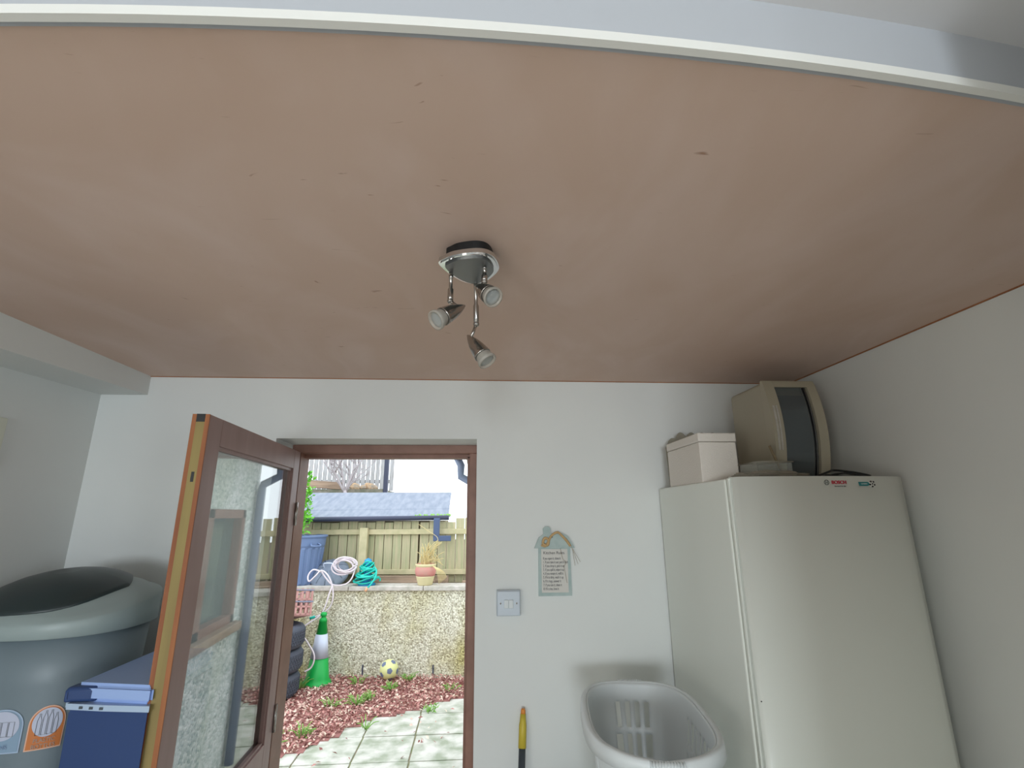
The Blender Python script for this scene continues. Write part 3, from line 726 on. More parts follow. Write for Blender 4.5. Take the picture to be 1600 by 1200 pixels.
for th0, ma, mb, txt in ((-.99, 'peach_label', 'orange_label', 'PLASTIC\nBOTTLES'), (-1.46, 'paleblue', 'blue_label', 'CANS')):
    zc = .292
    d1 = decal('bottle_label', lambda: arch(.040, .058, .040), M[ma], rb, th0, zc, .0015)
    if txt != 'CANS': d1['label'] = 'orange arched label with a white disc of bottles'
    else: d1['label'] = 'pale blue arched label with a white disc'
    decal('label_ground', lambda: arch(.040, .058, .040, .003), M[mb], d1, th0, zc, .0025)
    decal('label_disc', lambda: disc(.0325, .003), M['lilac_label'], d1, th0, zc, .0035)
    # drawn bottles / cans
    bm = bm_new()
    for s0, hgt in ((-.018, .03), (-.006, .036), (.006, .036), (.018, .028)):
        if txt == 'CANS': pts = [(s0-.005, -.02), (s0+.005, -.02), (s0+.005, .012), (s0-.005, .012), (s0-.005, -.02)]
        else: pts = [(s0-.0045, -.024), (s0+.0045, -.024), (s0+.0045, hgt-.022), (s0+.0015, hgt-.012), (s0+.0015, hgt-.006), (s0-.0015, hgt-.006), (s0-.0015, hgt-.012), (s0-.0045, hgt-.022), (s0-.0045, -.024)]
        tube(bm, [wrap(a_, zc+b_, th0, .0048) for a_, b_ in pts], .00045, 4)
    obj('label_drawing', bm, M['grey_ink'], d1)
    t_ = text('label_lettering', txt, .0130, M['paper'] if txt != 'CANS' else M['paleblue'], d1, Matrix.Translation((0, 0, 0)), .0002)
    for v in t_.data.vertices:
        v.co = wrap(v.co.x, zc-.043+v.co.y, th0, .0052)

cbx = thing('cool_box', 'blue cool box with a light blue lid between the grey bin and the door', 'cool box', (-.840, 1.475, WT))
HC = 1.306-WT
bm = bm_new()
tp = [(-.078, -.150), (.122, -.189), (.097, -.135), (.088, .155), (-.078, .155)]
bt = [(x*.95 if x < 0 else x, y*.97) for x, y in tp]
a_ = [bm.verts.new((x, y, 0)) for x, y in bt]; b_ = [bm.verts.new((x, y, HC-.010)) for x, y in tp]
bm.faces.new(a_[::-1]); bm.faces.new(b_)
for k in range(5): bm.faces.new((a_[k], a_[(k+1) % 5], b_[(k+1) % 5], b_[k]))
bmesh.ops.bevel(bm, geom=[e for e in bm.edges if e.verts[0].co.x < 0 and e.verts[1].co.x < 0], offset=.012, segments=4, affect='EDGES')
for f in bm.faces: f.smooth = f.calc_area() < .0008
obj('body', bm, M['navy'], cbx)
bm = bm_new(); prism(bm, [(-.084, -.155), (.02, -.176), (.126, -.192), (.098, -.135), (.090, .158), (-.084, .158)], HC-.010, HC+.002)
bmesh.ops.bevel(bm, geom=[e for e in bm.edges if abs(e.verts[0].co.z-e.verts[1].co.z) > .005 and e.verts[0].co.x < 0], offset=.012, segments=4, affect='EDGES')
obj('collar', bm, M['paleblue'], cbx)
bm = bm_new()
for x in (-.035, -.010, .015): box(bm, x-.004, x+.004, -.1565-(x+.084)*.205, -.140, HC-.007, HC-.002)
obj('latch_slots', bm, M['darkgrey'], cbx)
bm = bm_new(); prism(bm, [(-.070, -.148), (.129, -.190), (.097, -.135), (.088, .156), (-.070, .156)], HC+.002, HC+.040); bmesh.ops.bevel(bm, geom=list(bm.edges), offset=.009, segments=3, affect='EDGES'); obj('lid', bm, M['ltblue'], cbx)
bm = bm_new(); box(bm, -.082, -.012, -.158, -.120, HC+.003, HC+.034, bev=.008); box(bm, -.082, -.068, -.158, .10, HC+.003, HC+.030, bev=.005); obj('handle', bm, M['navy'], cbx)

# ================================================================== OUTSIDE
bm = bm_new(); box(bm, -9, 7, YO, 16, -.2, -.035); struct('ground', bm, M['soil'], label='soil ground under the patio and leaf litter', cat='ground')
# slabs
bm = bm_new(); box(bm, -6, 5, YO, 6.6, -.035, -.010); sb_ = struct('patio', bm, M['joint'], label='patio of square grey-green slabs outside the doorway', cat='patio')
bm = bm_new()
xj = [-.055+.415*i for i in range(-12, 11)]
yj = [4.17+.44*i for i in range(-5, 6)]
for i in range(len(yj)-1):
    for k in range(len(xj)-1):
        j = .0 ; g = .006; dz = random.uniform(-.002, .002)
        tl = -.016*(yj[i]-4.1)/.44*.3
        box(bm, xj[k]+g+tl, xj[k+1]-g+tl, max(yj[i]+g, YO), yj[i+1]-g, -.012, 0+dz, bev=.003)
obj('slabs', bm, M['pave'], sb_)

U = Vector((.995, -.0995, 0)); V = Vector((.0995, .995, 0)); G0 = Vector((-.85, 6.15, 0)); RG = -math.atan2(.0995, .995)
def g_empty(name, label, cat, s_=0, t_=0, z=0, group=None): 
    p = G0+U*s_+V*t_; return thing(name, label, cat, (p.x, p.y, z), RG, group)
def gobj(name, bm, m, label, cat, s_=0, t_=0, z=0, kind=None):
    o = obj(name, bm, m, None); p = G0+U*s_+V*t_; o.location = (p.x, p.y, z); o.rotation_euler = (0, 0, RG)
    if kind: o['kind'] = kind
    return tag(o, label, cat)
ZW = .93
gw = g_empty('garden_wall', 'pebbledashed retaining wall across the end of the patio', 'garden wall'); gw['kind'] = 'structure'
bm = bm_new(); box(bm, -5, 4, 0, .22, -.05, ZW-.05); obj('render', bm, M['pebble'], gw)
bm = bm_new()
x = -5
while x < 4:
    l_ = random.uniform(.7, 1.0); box(bm, x+.003, min(x+l_, 4)-.003, -.035, .25, ZW-.05, ZW, bev=.008); x += l_
obj('coping', bm, M['coping'], gw)
bm = bm_new(); box(bm, -5, 4, .2, 12, -.05, ZW-.03); gobj('soil_bed', bm, M['soil'], 'raised soil bed behind the coping of the garden wall', 'soil', kind='structure')
# timber edging
for s0, l_, t0, z0, h_ in ((-.35, .68, .255, ZW-.029, .05), (-.42, .90, .32, ZW-.029, .10)):
    bm = bm_new(); box(bm, 0, l_, 0, .06, 0, h_, bev=.006)
    gobj('timber_edging', bm, M['sleeper'], 'front board of timber edging left of the pot on the wall' if h_ < .06 else 'rear board of timber edging left of the pot, behind the front one', 'edging', s0, t0, z0)
bm = bm_new(); box(bm, 0, 2.6, 0, .06, 0, .05, bev=.006); gobj('timber_edging', bm, M['sleeper'], 'front board of timber edging right of the pot on the wall', 'edging', .66, .255, ZW-.029)
bm = bm_new(); box(bm, 0, 2.6, 0, .06, 0, .09, bev=.006); gobj('timber_edging', bm, M['sleeper'], 'rear board of timber edging right of the pot, behind the front one', 'edging', .70, .32, ZW-.029)
# fence
FT = .52
fn = g_empty('garden_fence', 'weathered close-boarded fence behind the garden wall', 'fence', 0, FT, ZW-.03)
bm = bm_new(); x = -4.6; i = 0
while x < 3.6:
    wd = random.uniform(.112, .122)
    wide = (.75 < x < 1.7 or x > 1.7) and i % 1 == 0 or (abs(x+.05) < .06)
    h_ = (.785 if x > .52 else .735)+random.uniform(-.01, .01); box(bm, x, x+wd-(.022 if wide else .008), random.uniform(-.003, .003), .018, 0, h_, bev=.002); x += wd; i += 1
obj('board_panel', bm, M['fence'], fn)
bm = bm_new(); box(bm, -4.6, 3.6, -.045, -.003, .58, .645, bev=.004); obj('top_rail', bm, M['rail'], fn)
bm = bm_new(); box(bm, -4.6, 3.6, -.045, -.003, .10, .16, bev=.004); obj('bottom_rail', bm, M['rail'], fn)
for x in (-3.6, -2.15, -.62, 1.05, 2.6):
    bm = bm_new(); box(bm, x-.05, x+.05, -.115, -.046, 0, .665, bev=.006); obj('post', bm, M['rail'], fn)
# shed behind the fence
sh = thing('garden_shed', 'low shed with a grey felt roof and dark gutter behind the fence', 'shed', (-1.34, 6.63, ZW-.04), 0)
sz = ZW-.04
bm = bm_new(); box(bm, -.95, .92, .30, 1.05, 0, 1.66-sz-.02, bev=.003); obj('wall_boards', bm, M['shedwall'], sh)
bm = bm_new()
e0, e1 = 1.700-sz, 2.045-sz
vs = [bm.verts.new(p) for p in ((-1.08, 0, e0), (1.055, 0, e0+.01), (1.055, .55, e0+.155), (-1.08, .55, e0+.155), (1.055, .72, e0+.20), (-1.08, .72, e0+.20), (1.04, .98, e1-.05), (-.94, .98, e1-.05))]
quads = [(0, 1, 2, 3), (3, 2, 4, 5)]
vs2 = [bm.verts.new(v.co-Vector((0, 0, .03))) for v in vs]
rf = [(-1.02, 0, e0), (.97, 0, e0+.012), (.97, .25, e0+.092), (-1.03, .25, e0+.080), (.968, .262, e0+.102), (-1.03, .262, e0+.090), (.955, .97, e1), (-1.08, .97, e1)]
bm.free(); bm = bm_new()
top_ = [bm.verts.new(p) for p in rf]; bot_ = [bm.verts.new((p[0], p[1], p[2]-.03)) for p in rf]
for q in ((0, 1, 2, 3), (3, 2, 4, 5), (5, 4, 6, 7)):
    bm.faces.new([top_[i] for i in q]); bm.faces.new([bot_[i] for i in q[::-1]])
for a_, b_ in ((0, 1), (6, 7), (0, 3), (3, 5), (5, 7), (1, 2), (2, 4), (4, 6)): bm.faces.new((top_[a_], top_[b_], bot_[b_], bot_[a_]))
obj('felt_roof', bm, M['felt'], sh)
bm = bm_new(); tube(bm, [(-1.02, -.03, e0-.028), (.985, -.03, e0-.018)], .030, 14); obj('gutter', bm, M['gutter'], sh)
bm = bm_new(); box(bm, .80, .875, -.155, -.100, e0-.25, e0-.03, bev=.006); box(bm, .80, 1.02, -.155, -.100, e0-.30, e0-.235, bev=.006); box(bm, .80, .875, -.13, 0, e0-.06, e0-.02); obj('gutter_outlet', bm, M['slate_pipe'], sh)
bm = bm_new()
for i in range(60):
    x = random.uniform(.55, 1.0); y = random.uniform(-.02, .04); z = e0+.01+y*.33
    bmesh.ops.create_icosphere(bm, subdivisions=1, radius=random.uniform(.008, .016), matrix=Matrix.Translation((x, y, z)))
obj('roof_moss', bm, M['grass'], sh)
# upper terrace behind
tf = thing('paling_fence', 'tall pale grey paling fence on the upper terrace behind the shed', 'fence', (-3.2, 10.2, 2.191), 0)
bm = bm_new(); x = -2.6
while x < 1.45:
    box(bm, x, x+.078, 0, .02, 0, 1.75+random.uniform(-.01, .01)); x += .094
obj('pales', bm, M['greywood'], tf)
bm = bm_new()
for z in (.15, .85): box(bm, -2.6, 1.45, .02, .06, z, z+.07)
obj('rails', bm, M['greywood'], tf)
bm = bm_new(); box(bm, -.04, .04, -.04, .04, 0, 2.0, bev=.005); o = obj('dark_post', bm, M['gutter'], None); o.location = (-1.70, 9.5, ZW-.03); o.rotation_euler = (0, 0, 0); tag(o, 'dark upright post at the right end of the stone terrace', 'post')
for v in o.data.vertices:
    if v.co.z > 1: v.co.z += .75
bm = bm_new(); box(bm, -6, -1.74, 9.45, 10.9, ZW-.05, 2.19); struct('terrace_wall', bm, M['stone'], label='dark stone terrace wall below the tall paling fence', cat='wall')
bm = bm_new(); box(bm, -1.3, .25, -.09, .09, 0, .13, bev=.01, T=Matrix.Rotation(.07, 4, 'Y')); o = obj('sleeper', bm, M['sleeper'], None); o.location = (-2.75, 9.52, 2.20); tag(o, 'reddish timber sleeper lying on the stone terrace wall', 'sleeper')
for i, (x, y, z, r, lb) in enumerate(((-2.27, 9.45, 2.19, .11, 'leftmost of the three front boulders'), (-2.12, 9.46, 2.19, .075, 'small middle one of the three front boulders'), (-1.96, 9.46, 2.19, .10, 'rightmost of the three front boulders'), (-2.08, 9.75, 2.19, .13, 'large one behind the three front boulders'))):
    bm = bm_new(); bmesh.ops.create_icosphere(bm, subdivisions=2, radius=r)
    for v in bm.verts: v.co *= 1+.3*noise.noise(v.co*9+Vector((i*3, 0, 0))); v.co.z = max(-.3*r, v.co.z*.8)
    o = obj('boulder', bm, M['rock'], None); o.location = (x, y+.1, z+.3*r)
    tag(o, 'buff boulder above the shed roof, '+lb, 'rock', 'boulders on the terrace')
# bare tree
bm = bm_new()
def branch(p, d, l_, r, dep):
    pts = [p]; q = p.copy(); dd = d.copy()
    for i in range(4):
        dd = (dd+Vector((random.uniform(-.22, .22), random.uniform(-.2, .2), random.uniform(-.02, .15)))).normalized(); q = q+dd*l_/4; pts.append(q.copy())
    tube(bm, pts, [r*(1-.15*i) for i in range(5)], 5)
    if dep > 0:
        for k in range(3 if dep > 1 else 4):
            st = pts[random.choice((1, 2, 3, 4))]
            nd = (dd+Vector((random.uniform(-.95, .95), random.uniform(-.4, .4), random.uniform(-.1, .4)))).normalized(); branch(st, nd, l_*.7, r*.55, dep-1)
for a_ in (-.45, -.15, .15, .5): branch(Vector((0, 0, 1.2)), Vector((a_, 0, 1)).normalized(), .55, .030, 3)
tube(bm, [(0, 0, 0), (0.02, 0, .6), (0, 0, 1.25)], [.05, .045, .035], 8)
o = obj('bare_tree', bm, M['twig'], None); o.location = (-2.33, 9.1, ZW-.03); tag(o, 'small leafless tree standing behind the shed roof', 'tree')
# shrub
def leaves(bm, n_, fn_, size, w=.45):
    for i in range(n_):
        p = fn_(); d = Vector((random.gauss(0, 1), random.gauss(0, 1), random.gauss(0, .8)+.2)).normalized(); s_ = d.cross(Vector((random.gauss(0, 1), random.gauss(0, 1), random.gauss(0, 1)))).normalized()
        l_ = size*random.uniform(.7, 1.3); nrm = d.cross(s_)
        a = bm.verts.new(p); b = bm.verts.new(p+d*l_*.5+s_*l_*w*.5+nrm*l_*.06); c = bm.verts.new(p+d*l_); e = bm.verts.new(p+d*l_*.5-s_*l_*w*.5+nrm*l_*.06); m_ = bm.verts.new(p+d*l_*.5-nrm*l_*.03)
        bm.faces.new((a, b, m_)); bm.faces.new((b, c, m_)); bm.faces.new((c, e, m_)); bm.faces.new((e, a, m_))
sr = thing('green_shrub', 'bright green leafy shrub at the left end of the fence', 'shrub', (-2.52, 6.28, ZW-.03))
bm = bm_new()
def shp():
    z = random.uniform(.62, 1.32); r = .19*(1-.4*abs(z-.95)); a_ = random.uniform(0, 2*PI); q = r*math.sqrt(random.random())
    return Vector((.32+q*1.15*math.cos(a_), q*math.sin(a_)*.8, z))
leaves(bm, 1100, shp, .062); obj('foliage', bm, M['leaf'], sr)
bm = bm_new()
for i in range(8):
    a_ = 2*PI*i/8; tube(bm, spline([(0, 0, 0), (.05*math.cos(a_), .05*math.sin(a_), .5), (.32+.11*math.cos(a_), .1*math.sin(a_), 1.22)], 5), .006, 5)
obj('stems', bm, M['shedwall'], sr)
# dustbin
db = thing('dustbin', 'blue-grey ribbed dustbin without lid standing on the garden wall', 'dustbin', (-2.12, 6.485, ZW), 0)
bm = bm_new(); n = 120; prof = [(.205, 0), (.212, .02), (.250, .40), (.254, .42), (.262, .44), (.270, .53), (.284, .535), (.286, .555), (.276, .56), (.266, .55), (.245, .42), (.200, .03), (0, .03)]
rings = []
for i, (r, z) in enumerate(prof):
    if r == 0: rings.append([bm.verts.new((0, 0, z))]); continue
    ring = []
    for k in range(n):
        rib = (.007 if (k % 6) < 3 else -.003) if (i in (1, 2)) else 0
        a_ = 2*PI*k/n; ring.append(bm.verts.new(((r+rib)*math.cos(a_), (r+rib)*math.sin(a_), z)))
    rings.append(ring)
for A_, B_ in zip(rings, rings[1:]):
    for k in range(n):
        f = bm.faces.new((A_[k], A_[(k+1) % n], B_[0])) if len(B_) == 1 else bm.faces.new((A_[k], A_[(k+1) % n], B_[(k+1) % n], B_[k])); f.smooth = False
bm.faces.new(rings[0][::-1])
obj('bin_body', bm, M['dustbin'], db)
for sx_ in (0, PI):
    bm = bm_new(); tube(bm, spline([(.262*math.cos(sx_-.9), .262*math.sin(sx_-.9), .47), (.31*math.cos(sx_-.9), .31*math.sin(sx_-.9), .44), (.31*math.cos(sx_-.55), .31*math.sin(sx_-.55), .44), (.262*math.cos(sx_-.55), .262*math.sin(sx_-.55), .47)], 6), .009, 8); obj('side_handle', bm, M['dustbin'], db)
# dustbin lid, upended
dl = thing('dustbin_lid', 'round grey dustbin lid upended beside the dustbin on the wall', 'lid', (-1.765, 6.43, ZW+.003)); dl.scale = (.95, .95, .98)
TL = Matrix.Translation((0, 0, .165)) @ Matrix.Rotation(math.radians(38), 4, 'X') @ Matrix.Translation((0, 0, -.06))
bm = bm_new(); lathe(bm, [(.235, -.03), (.24, 0), (.225, .012), (.18, .05), (.10, .085), (0, .095), (0, .085), (.17, .04), (.22, 0), (.228, -.03)], 48, TL, close=False)
for k in range(12):
    a_ = 2*PI*k/12; P = [TL @ Vector((r*math.cos(a_), r*math.sin(a_), z)) for r, z in ((.07, .096), (.13, .078), (.18, .053), (.215, .02))]; tube(bm, P, .006, 6)
obj('dome', bm, M['dustlid'], dl)
bm = bm_new(); P = [TL @ Vector(p) for p in spline([(-.055, 0, .085), (-.055, 0, .14), (-.03, 0, .155), (.03, 0, .155), (.055, 0, .14), (.055, 0, .085)], 6)]; tube(bm, P, .008, 8); obj('handle', bm, M['conewhite'], dl)
# hoses
bm = bm_new(); P = []
c0 = Vector((-1.50, 6.10, 1.155))
turns = 6
for i in range(turns*20):
    a_ = 2*PI*i/20; k = i//20; rr = .105+.012*math.sin(k*2.3); cxo = .025*math.sin(k*1.7)
    P.append(c0+Vector((cxo+rr*1.12*math.cos(a_), .012*k-.03+.01*math.sin(a_*1.5), rr*.72*math.sin(a_)+.02*math.cos(k))))
P += spline([P[-1], (-1.40, 6.08, 1.02), (-1.47, 6.06, .955), (-1.60, 6.05, .955), (-1.68, 6.06, 1.02), (-1.74, 6.07, 1.09)], 8)[1:]
P += spline([P[-1], (-1.83, 6.05, 1.12), (-1.88, 6.04, 1.06), (-1.86, 6.02, 1.0), (-1.80, 6.02, 1.05), (-1.74, 6.04, 1.11), (-1.66, 6.03, 1.06), (-1.60, 6.02, .95), (-1.575, 6.0, .83), (-1.60, 6.0, .73), (-1.68, 5.99, .66), (-1.75, 5.98, .635)], 8)[1:]
tube(bm, P, .0085, 7); ho = thing('garden_hose', 'pale pink hose coiled on the dustbin lid, one end hanging down the wall', 'hose', (-.025, .085, 0))
obj('hose', bm, M['hose'], ho)
bm = bm_new(); tube(bm, [(-1.745, 5.98, .637), (-1.80, 5.975, .622)], .014, 10); obj('hose_connector', bm, M['teal'], ho)
bm = bm_new(); P = spline([(-1.62, 6.09, .94), (-1.64, 6.06, .86), (-1.66, 6.03, .75), (-1.70, 6.0, .66), (-1.79, 5.93, .60), (-1.84, 5.88, .56), (-1.815, 5.84, .50), (-1.74, 5.81, .42), (-1.675, 5.80, .33), (-1.665, 5.79, .26), (-1.69, 5.78, .20), (-1.74, 5.76, .175)], 8)
tube(bm, P, .0085, 7); o = obj('loose_hose', bm, M['hose'], None); tag(o, 'thin pale hose curling down between the tyres and the green cone', 'hose')
th_ = thing('coiled_hose', 'teal hose wound in a heap on the garden wall coping', 'hose', (-1.275, 6.27, ZW))
bm = bm_new(); P = []
for i in range(16*18):
    a_ = 2*PI*i/18; k = i/18; r = (.150-.0062*k)*(1+.08*math.sin(k*5)); P.append((r*math.cos(a_), r*.8*math.sin(a_), (.045+.012*k)+.02*math.sin(a_+k)+.012*math.sin(a_*2.3)))
tube(bm, P, .009, 7); tube(bm, spline([(.10, -.08, .2), (.13, -.14, .16), (.13, -.20, .10), (.09, -.245, .03), (.06, -.25, -.0)], 6), .009, 7)
tube(bm, spline([(-.13, -.02, .11), (-.05, -.15, .10), (.08, -.15, .11), (.12, -.1, .15)], 6), .009, 7)
obj('hose', bm, M['teal'], th_)
bm = bm_new(); lathe(bm, [(.10, 0), (.10, .02), (.05, .04), (.030, .22), (.046, .24), (.040, .28), (0, .30)], 20); obj('reel_post', bm, M['bluep'], th_)
bm = bm_new(); tube(bm, [(.062, -.25, .003), (.050, -.255, -.02), (.04, -.262, -.03)], [.012, .014, .018], 10); obj('nozzle', bm, M['copper'], th_)
# plant pot
pt = thing('plant_pot', 'terracotta and cream pot of dead straw-coloured plant on the wall', 'plant pot', (-.592, 6.20, ZW), 0)
bm = bm_new(); lathe(bm, [(.078, 0), (.085, .01), (.105, .09), (.108, .10)], 36, mi=0); obj('base', bm, M['pot_cream'], pt)
bm = bm_new(); lathe(bm, [(.108, .10), (.118, .13), (.122, .165), (.112, .20), (.108, .205), (.118, .215), (.118, .232), (.108, .235), (.10, .20), (0, .19)], 36); obj('bowl', bm, M['pot'], pt)
bm = bm_new(); lathe(bm, [(.110, .2), (.120, .215), (.120, .233), (.113, .235), (.108, .205)], 36, close=False); obj('rim', bm, M['pot_cream'], pt)
bm = bm_new()
for i in range(46):
    a_ = random.uniform(0, 2*PI); r0 = random.uniform(0, .07); h_ = random.uniform(.08, .34); lean = Vector((random.uniform(-.12, .22), random.uniform(-.12, .08), 0))
    p0 = Vector((r0*math.cos(a_), r0*math.sin(a_), .2)); p1 = p0+Vector((lean.x*.4, lean.y*.4, h_*.6)); p2 = p0+lean+Vector((0, 0, h_*(.9 if i % 4 else .1)))
    tube(bm, spline([p0, p1, p2], 4), [.0035]*8+[.002], 4)
tube(bm, spline([(.03, 0, .2), (.10, -.02, .42), (.13, -.02, .52), (.02, -.02, .60), (-.10, -.02, .68)], 6), .003, 4)
for k in range(8): tube(bm, spline([(.08, -.08, .22), (.14+.01*k, -.12, .16), (.17+.012*k, -.13, .02+.01*k)], 5), .003, 4)
obj('dead_stems', bm, M['straw'], pt)
# wall ties
for s_, lb in ((-.395, 'left'), (.39, 'right')):
    bm = bm_new(); box(bm, -.007, .007, -.012, -.001, .0, .115, bev=.002)
    gobj('wall_slot', bm, M['gutter'], 'short dark upright strip low on the garden wall, %s one of two' % lb, 'strip', s_, 0, 0)
# mulch (leaf litter) as geometry
def in_mulch(x, y):
    if y > 6.15-.1*(x+.85)-.02: return False
    pts = [(-3.2, 3.2), (-1.75, 3.85), (-1.47, 4.25), (-1.236, 4.488), (-1.136, 4.651), (-.893, 4.951), (-.585, 5.111), (-.315, 5.358), (-.085, 5.40), (.6, 5.75), (2.5, 6.0)]
    for (x0, y0), (x1, y1) in zip(pts, pts[1:]):
        if x0 <= x < x1:
            lim = y0+(y1-y0)*(x-x0)/(x1-x0); break
    else: return False
    return y > lim+.10*noise.noise(Vector((x*5, y*5, 0)))
bm = bm_new(); c = 0
while c < 16000:
    x = random.uniform(-3.0, .9); y = random.uniform(3.3, 6.25)
    if not in_mulch(x, y):
        if not (random.random() < .008 and y < 6.1 and x > -1.8 and y > 3.6): continue
    c += 1
    l_ = random.uniform(.010, .024); a_ = random.uniform(0, 2*PI); z = random.uniform(.004, .028)
    e = Euler((random.uniform(-.7, .7), random.uniform(-.7, .7), a_)).to_matrix()
    q = [e @ Vector(v) for v in ((-l_, 0, 0), (0, -l_*.5, .004), (l_, 0, 0), (0, l_*.5, .004))]
    vv = [bm.verts.new(Vector((x, y, z))+k) for k in q]
    mi = random.choices((0, 1, 2, 3), (4, 3, 2.5, 2))[0]
    f = bm.faces.new((vv[0], vv[1], vv[2])); f.material_index = mi; f = bm.faces.new((vv[0], vv[2], vv[3])); f.material_index = mi
for i in range(60):
    for k in range(45):
        x = -3.0+3.9*i/60; y = 3.3+2.9*k/45
        if in_mulch(x, y) and in_mulch(x, y+.04):
            w_, d_ = 3.9/60*.55, 2.9/45*.55; box(bm, x-w_, x+w_, y-d_, y+d_, -.005, .004+.001*((i+k) % 2), mi=2)
o = obj('leaf_litter', bm, M['mulch'], None); tag(o, 'red-brown leaf litter covering the back left of the patio', 'leaf litter', kind='stuff')
# weeds
wd_ = [((-1.38, 4.66), 'grass tuft near the lower left of the leaf litter', 16, .09), ((-1.10, 5.30), 'grass tuft in the middle of the leaf litter', 24, .10), ((-1.33, 5.28), 'grass tuft left of the middle of the leaf litter', 16, .08), ((-.85, 5.68), 'leafy weed in front of the yellow ball', 20, .08), ((-.72, 5.98), 'thin weed right of the yellow ball by the wall', 14, .09),
       ((-.40, 5.10), 'low weed at the right edge of the leaf litter', 12, .05), ((-.24, 5.62), 'grass tuft at the right end of the leaf litter', 14, .08), ((-.90, 4.76), 'thin grass tuft in a joint of the slabs', 8, .10), ((-1.55, 4.42), 'grass tuft beside the door edge', 20, .10), ((-1.78, 5.80), 'grass tuft between the tyres and the green cone', 26, .11), ((-1.93, 5.22), 'tall curved grass blades in front of the tyres', 7, .24), ((-1.22, 5.90), 'grass tuft by the wall right of the green cone', 14, .09), ((-1.0, 5.42), 'bright grass tuft left of the middle slab edge', 20, .09)]
for (x, y), lb, nb, h_ in wd_:
    bm = bm_new()
    for i in range(nb):
        a_ = random.uniform(0, 2*PI); r = random.uniform(.0, .05); l2 = random.uniform(.02, .10)*(h_/.09); hh = h_*random.uniform(.5, 1.1)
        p0 = Vector((r*math.cos(a_), r*math.sin(a_), 0)); p2 = p0+Vector((l2*math.cos(a_), l2*math.sin(a_), hh*.8)); p1 = p0.lerp(p2, .5)+Vector((0, 0, hh*.3))
        tube(bm, spline([p0, p1, p2], 3), [.0045, .0045, .004, .0038, .0035, .003, .0012], 4)
    if 'leafy' in lb or 'low' in lb: leaves(bm, 24, lambda: Vector((random.uniform(-.06, .06), random.uniform(-.06, .06), random.uniform(.01, .05))), .035)
    o = obj('weed', bm, M['grass'], None); o.location = (x, y, .003); tag(o, 'green '+lb, 'weed', 'weeds on the patio')
# cone
cn = thing('traffic_cone', 'green traffic cone with a white sleeve in front of the garden wall', 'traffic cone', (-1.665, 5.96, .006)); cn.rotation_euler = (0, .022, 0)
HCn = .71; cn.scale = (1, 1, .955)
def rc(z): return .125+(.030-.125)*z/HCn
bm = bm_new(); lathe(bm, [(.155, 0), (.155, .012), (rc(.03)+.012, .03), (rc(.06), .06), (rc(.265), .265)], 40)
obj('cone_base', bm, M['conegreen'], cn)
bm = bm_new(); lathe(bm, [(rc(.500), .500), (rc(.63), .63), (rc(.63)+.004, .632), (.030, .668), (.024, .670), (.022, .68), (.034, .690), (.034, .71), (.024, .725), (0, .727)], 40)
obj('cone_tip', bm, M['conegreen'], cn)
bm = bm_new(); lathe(bm, [(rc(.262)+.003, .262), (rc(.503)+.003, .503)], 40); obj('white_sleeve', bm, M['conewhite'], cn)
# ball
bl = thing('football', 'yellow ball with grey-blue patches lying by the garden wall', 'ball', (-.925, 6.0, .012), .3)
bm = bm_new(); bmesh.ops.create_uvsphere(bm, u_segments=32, v_segments=20, radius=.098, matrix=Matrix.Translation((0, 0, .098)))
for f in bm.faces: f.smooth = True
obj('ball_skin', bm, M['ball'], bl)
bm = bm_new()
dirs = [Vector((0, 0, 1)), Vector((0, 0, -1))]+[Vector((math.cos(a_), math.sin(a_), .5 if i % 2 else -.5)).normalized() for i, a_ in enumerate([2*PI*k/10 for k in range(10)])]
Rb = Euler((.5, .35, .2)).to_matrix()
for d in dirs:
    d = Rb @ d; q = d.to_track_quat('Z', 'Y'); 
    c0 = bm.verts.new(Vector((0, 0, .098))+d*.0998); rg = []
    for k in range(5):
        a_ = 2*PI*k/5; v = (q @ Vector((.33*math.cos(a_), .33*math.sin(a_), 1))).normalized()*.0995; rg.append(bm.verts.new(v+Vector((0, 0, .098))))
    m1 = []
    for k in range(5):
        v = ((rg[k].co+rg[(k+1) % 5].co)/2-Vector((0, 0, .098))).normalized()*.0996+Vector((0, 0, .098)); m1.append(bm.verts.new(v))
    for k in range(5): bm.faces.new((c0, rg[k], m1[k])); bm.faces.new((c0, m1[k], rg[(k+1) % 5]))
obj('ball_patches', bm, M['ball_patch'], bl)
# tyres
def tyre_parts(root):
    bm = bm_new(); R0, h_ = .31, .215; prof = [(.185, .035), (.20, .012), (.25, .0), (.29, .012), (.306, .035), (R0, .06), (R0, h_-.06), (.306, h_-.035), (.29, h_-.012), (.25, h_), (.20, h_-.012), (.185, h_-.035), (.195, h_-.06), (.27, h_-.05), (.28, h_/2), (.27, .05), (.195, .06), (.185, .035)]
    lathe(bm, prof, 56, close=False); obj('tyre_casing', bm, M['tyre'], root)
    bm = bm_new()
    for row in range(5):
        z0 = .045+.025*row
        for k in range(60):
            a_ = 2*PI*(k+.5*(row % 2))/60
            T_ = Matrix.Rotation(a_, 4, 'Z') @ Matrix.Translation((R0, 0, z0+.0125)) @ Matrix.Rotation(.5 if row % 2 else -.5, 4, 'X')
            box(bm, -.003, .005, -.011, .011, -.008, .008, T=T_)
    t_ = obj('tread', bm, M['tyre'], root)
ty = None
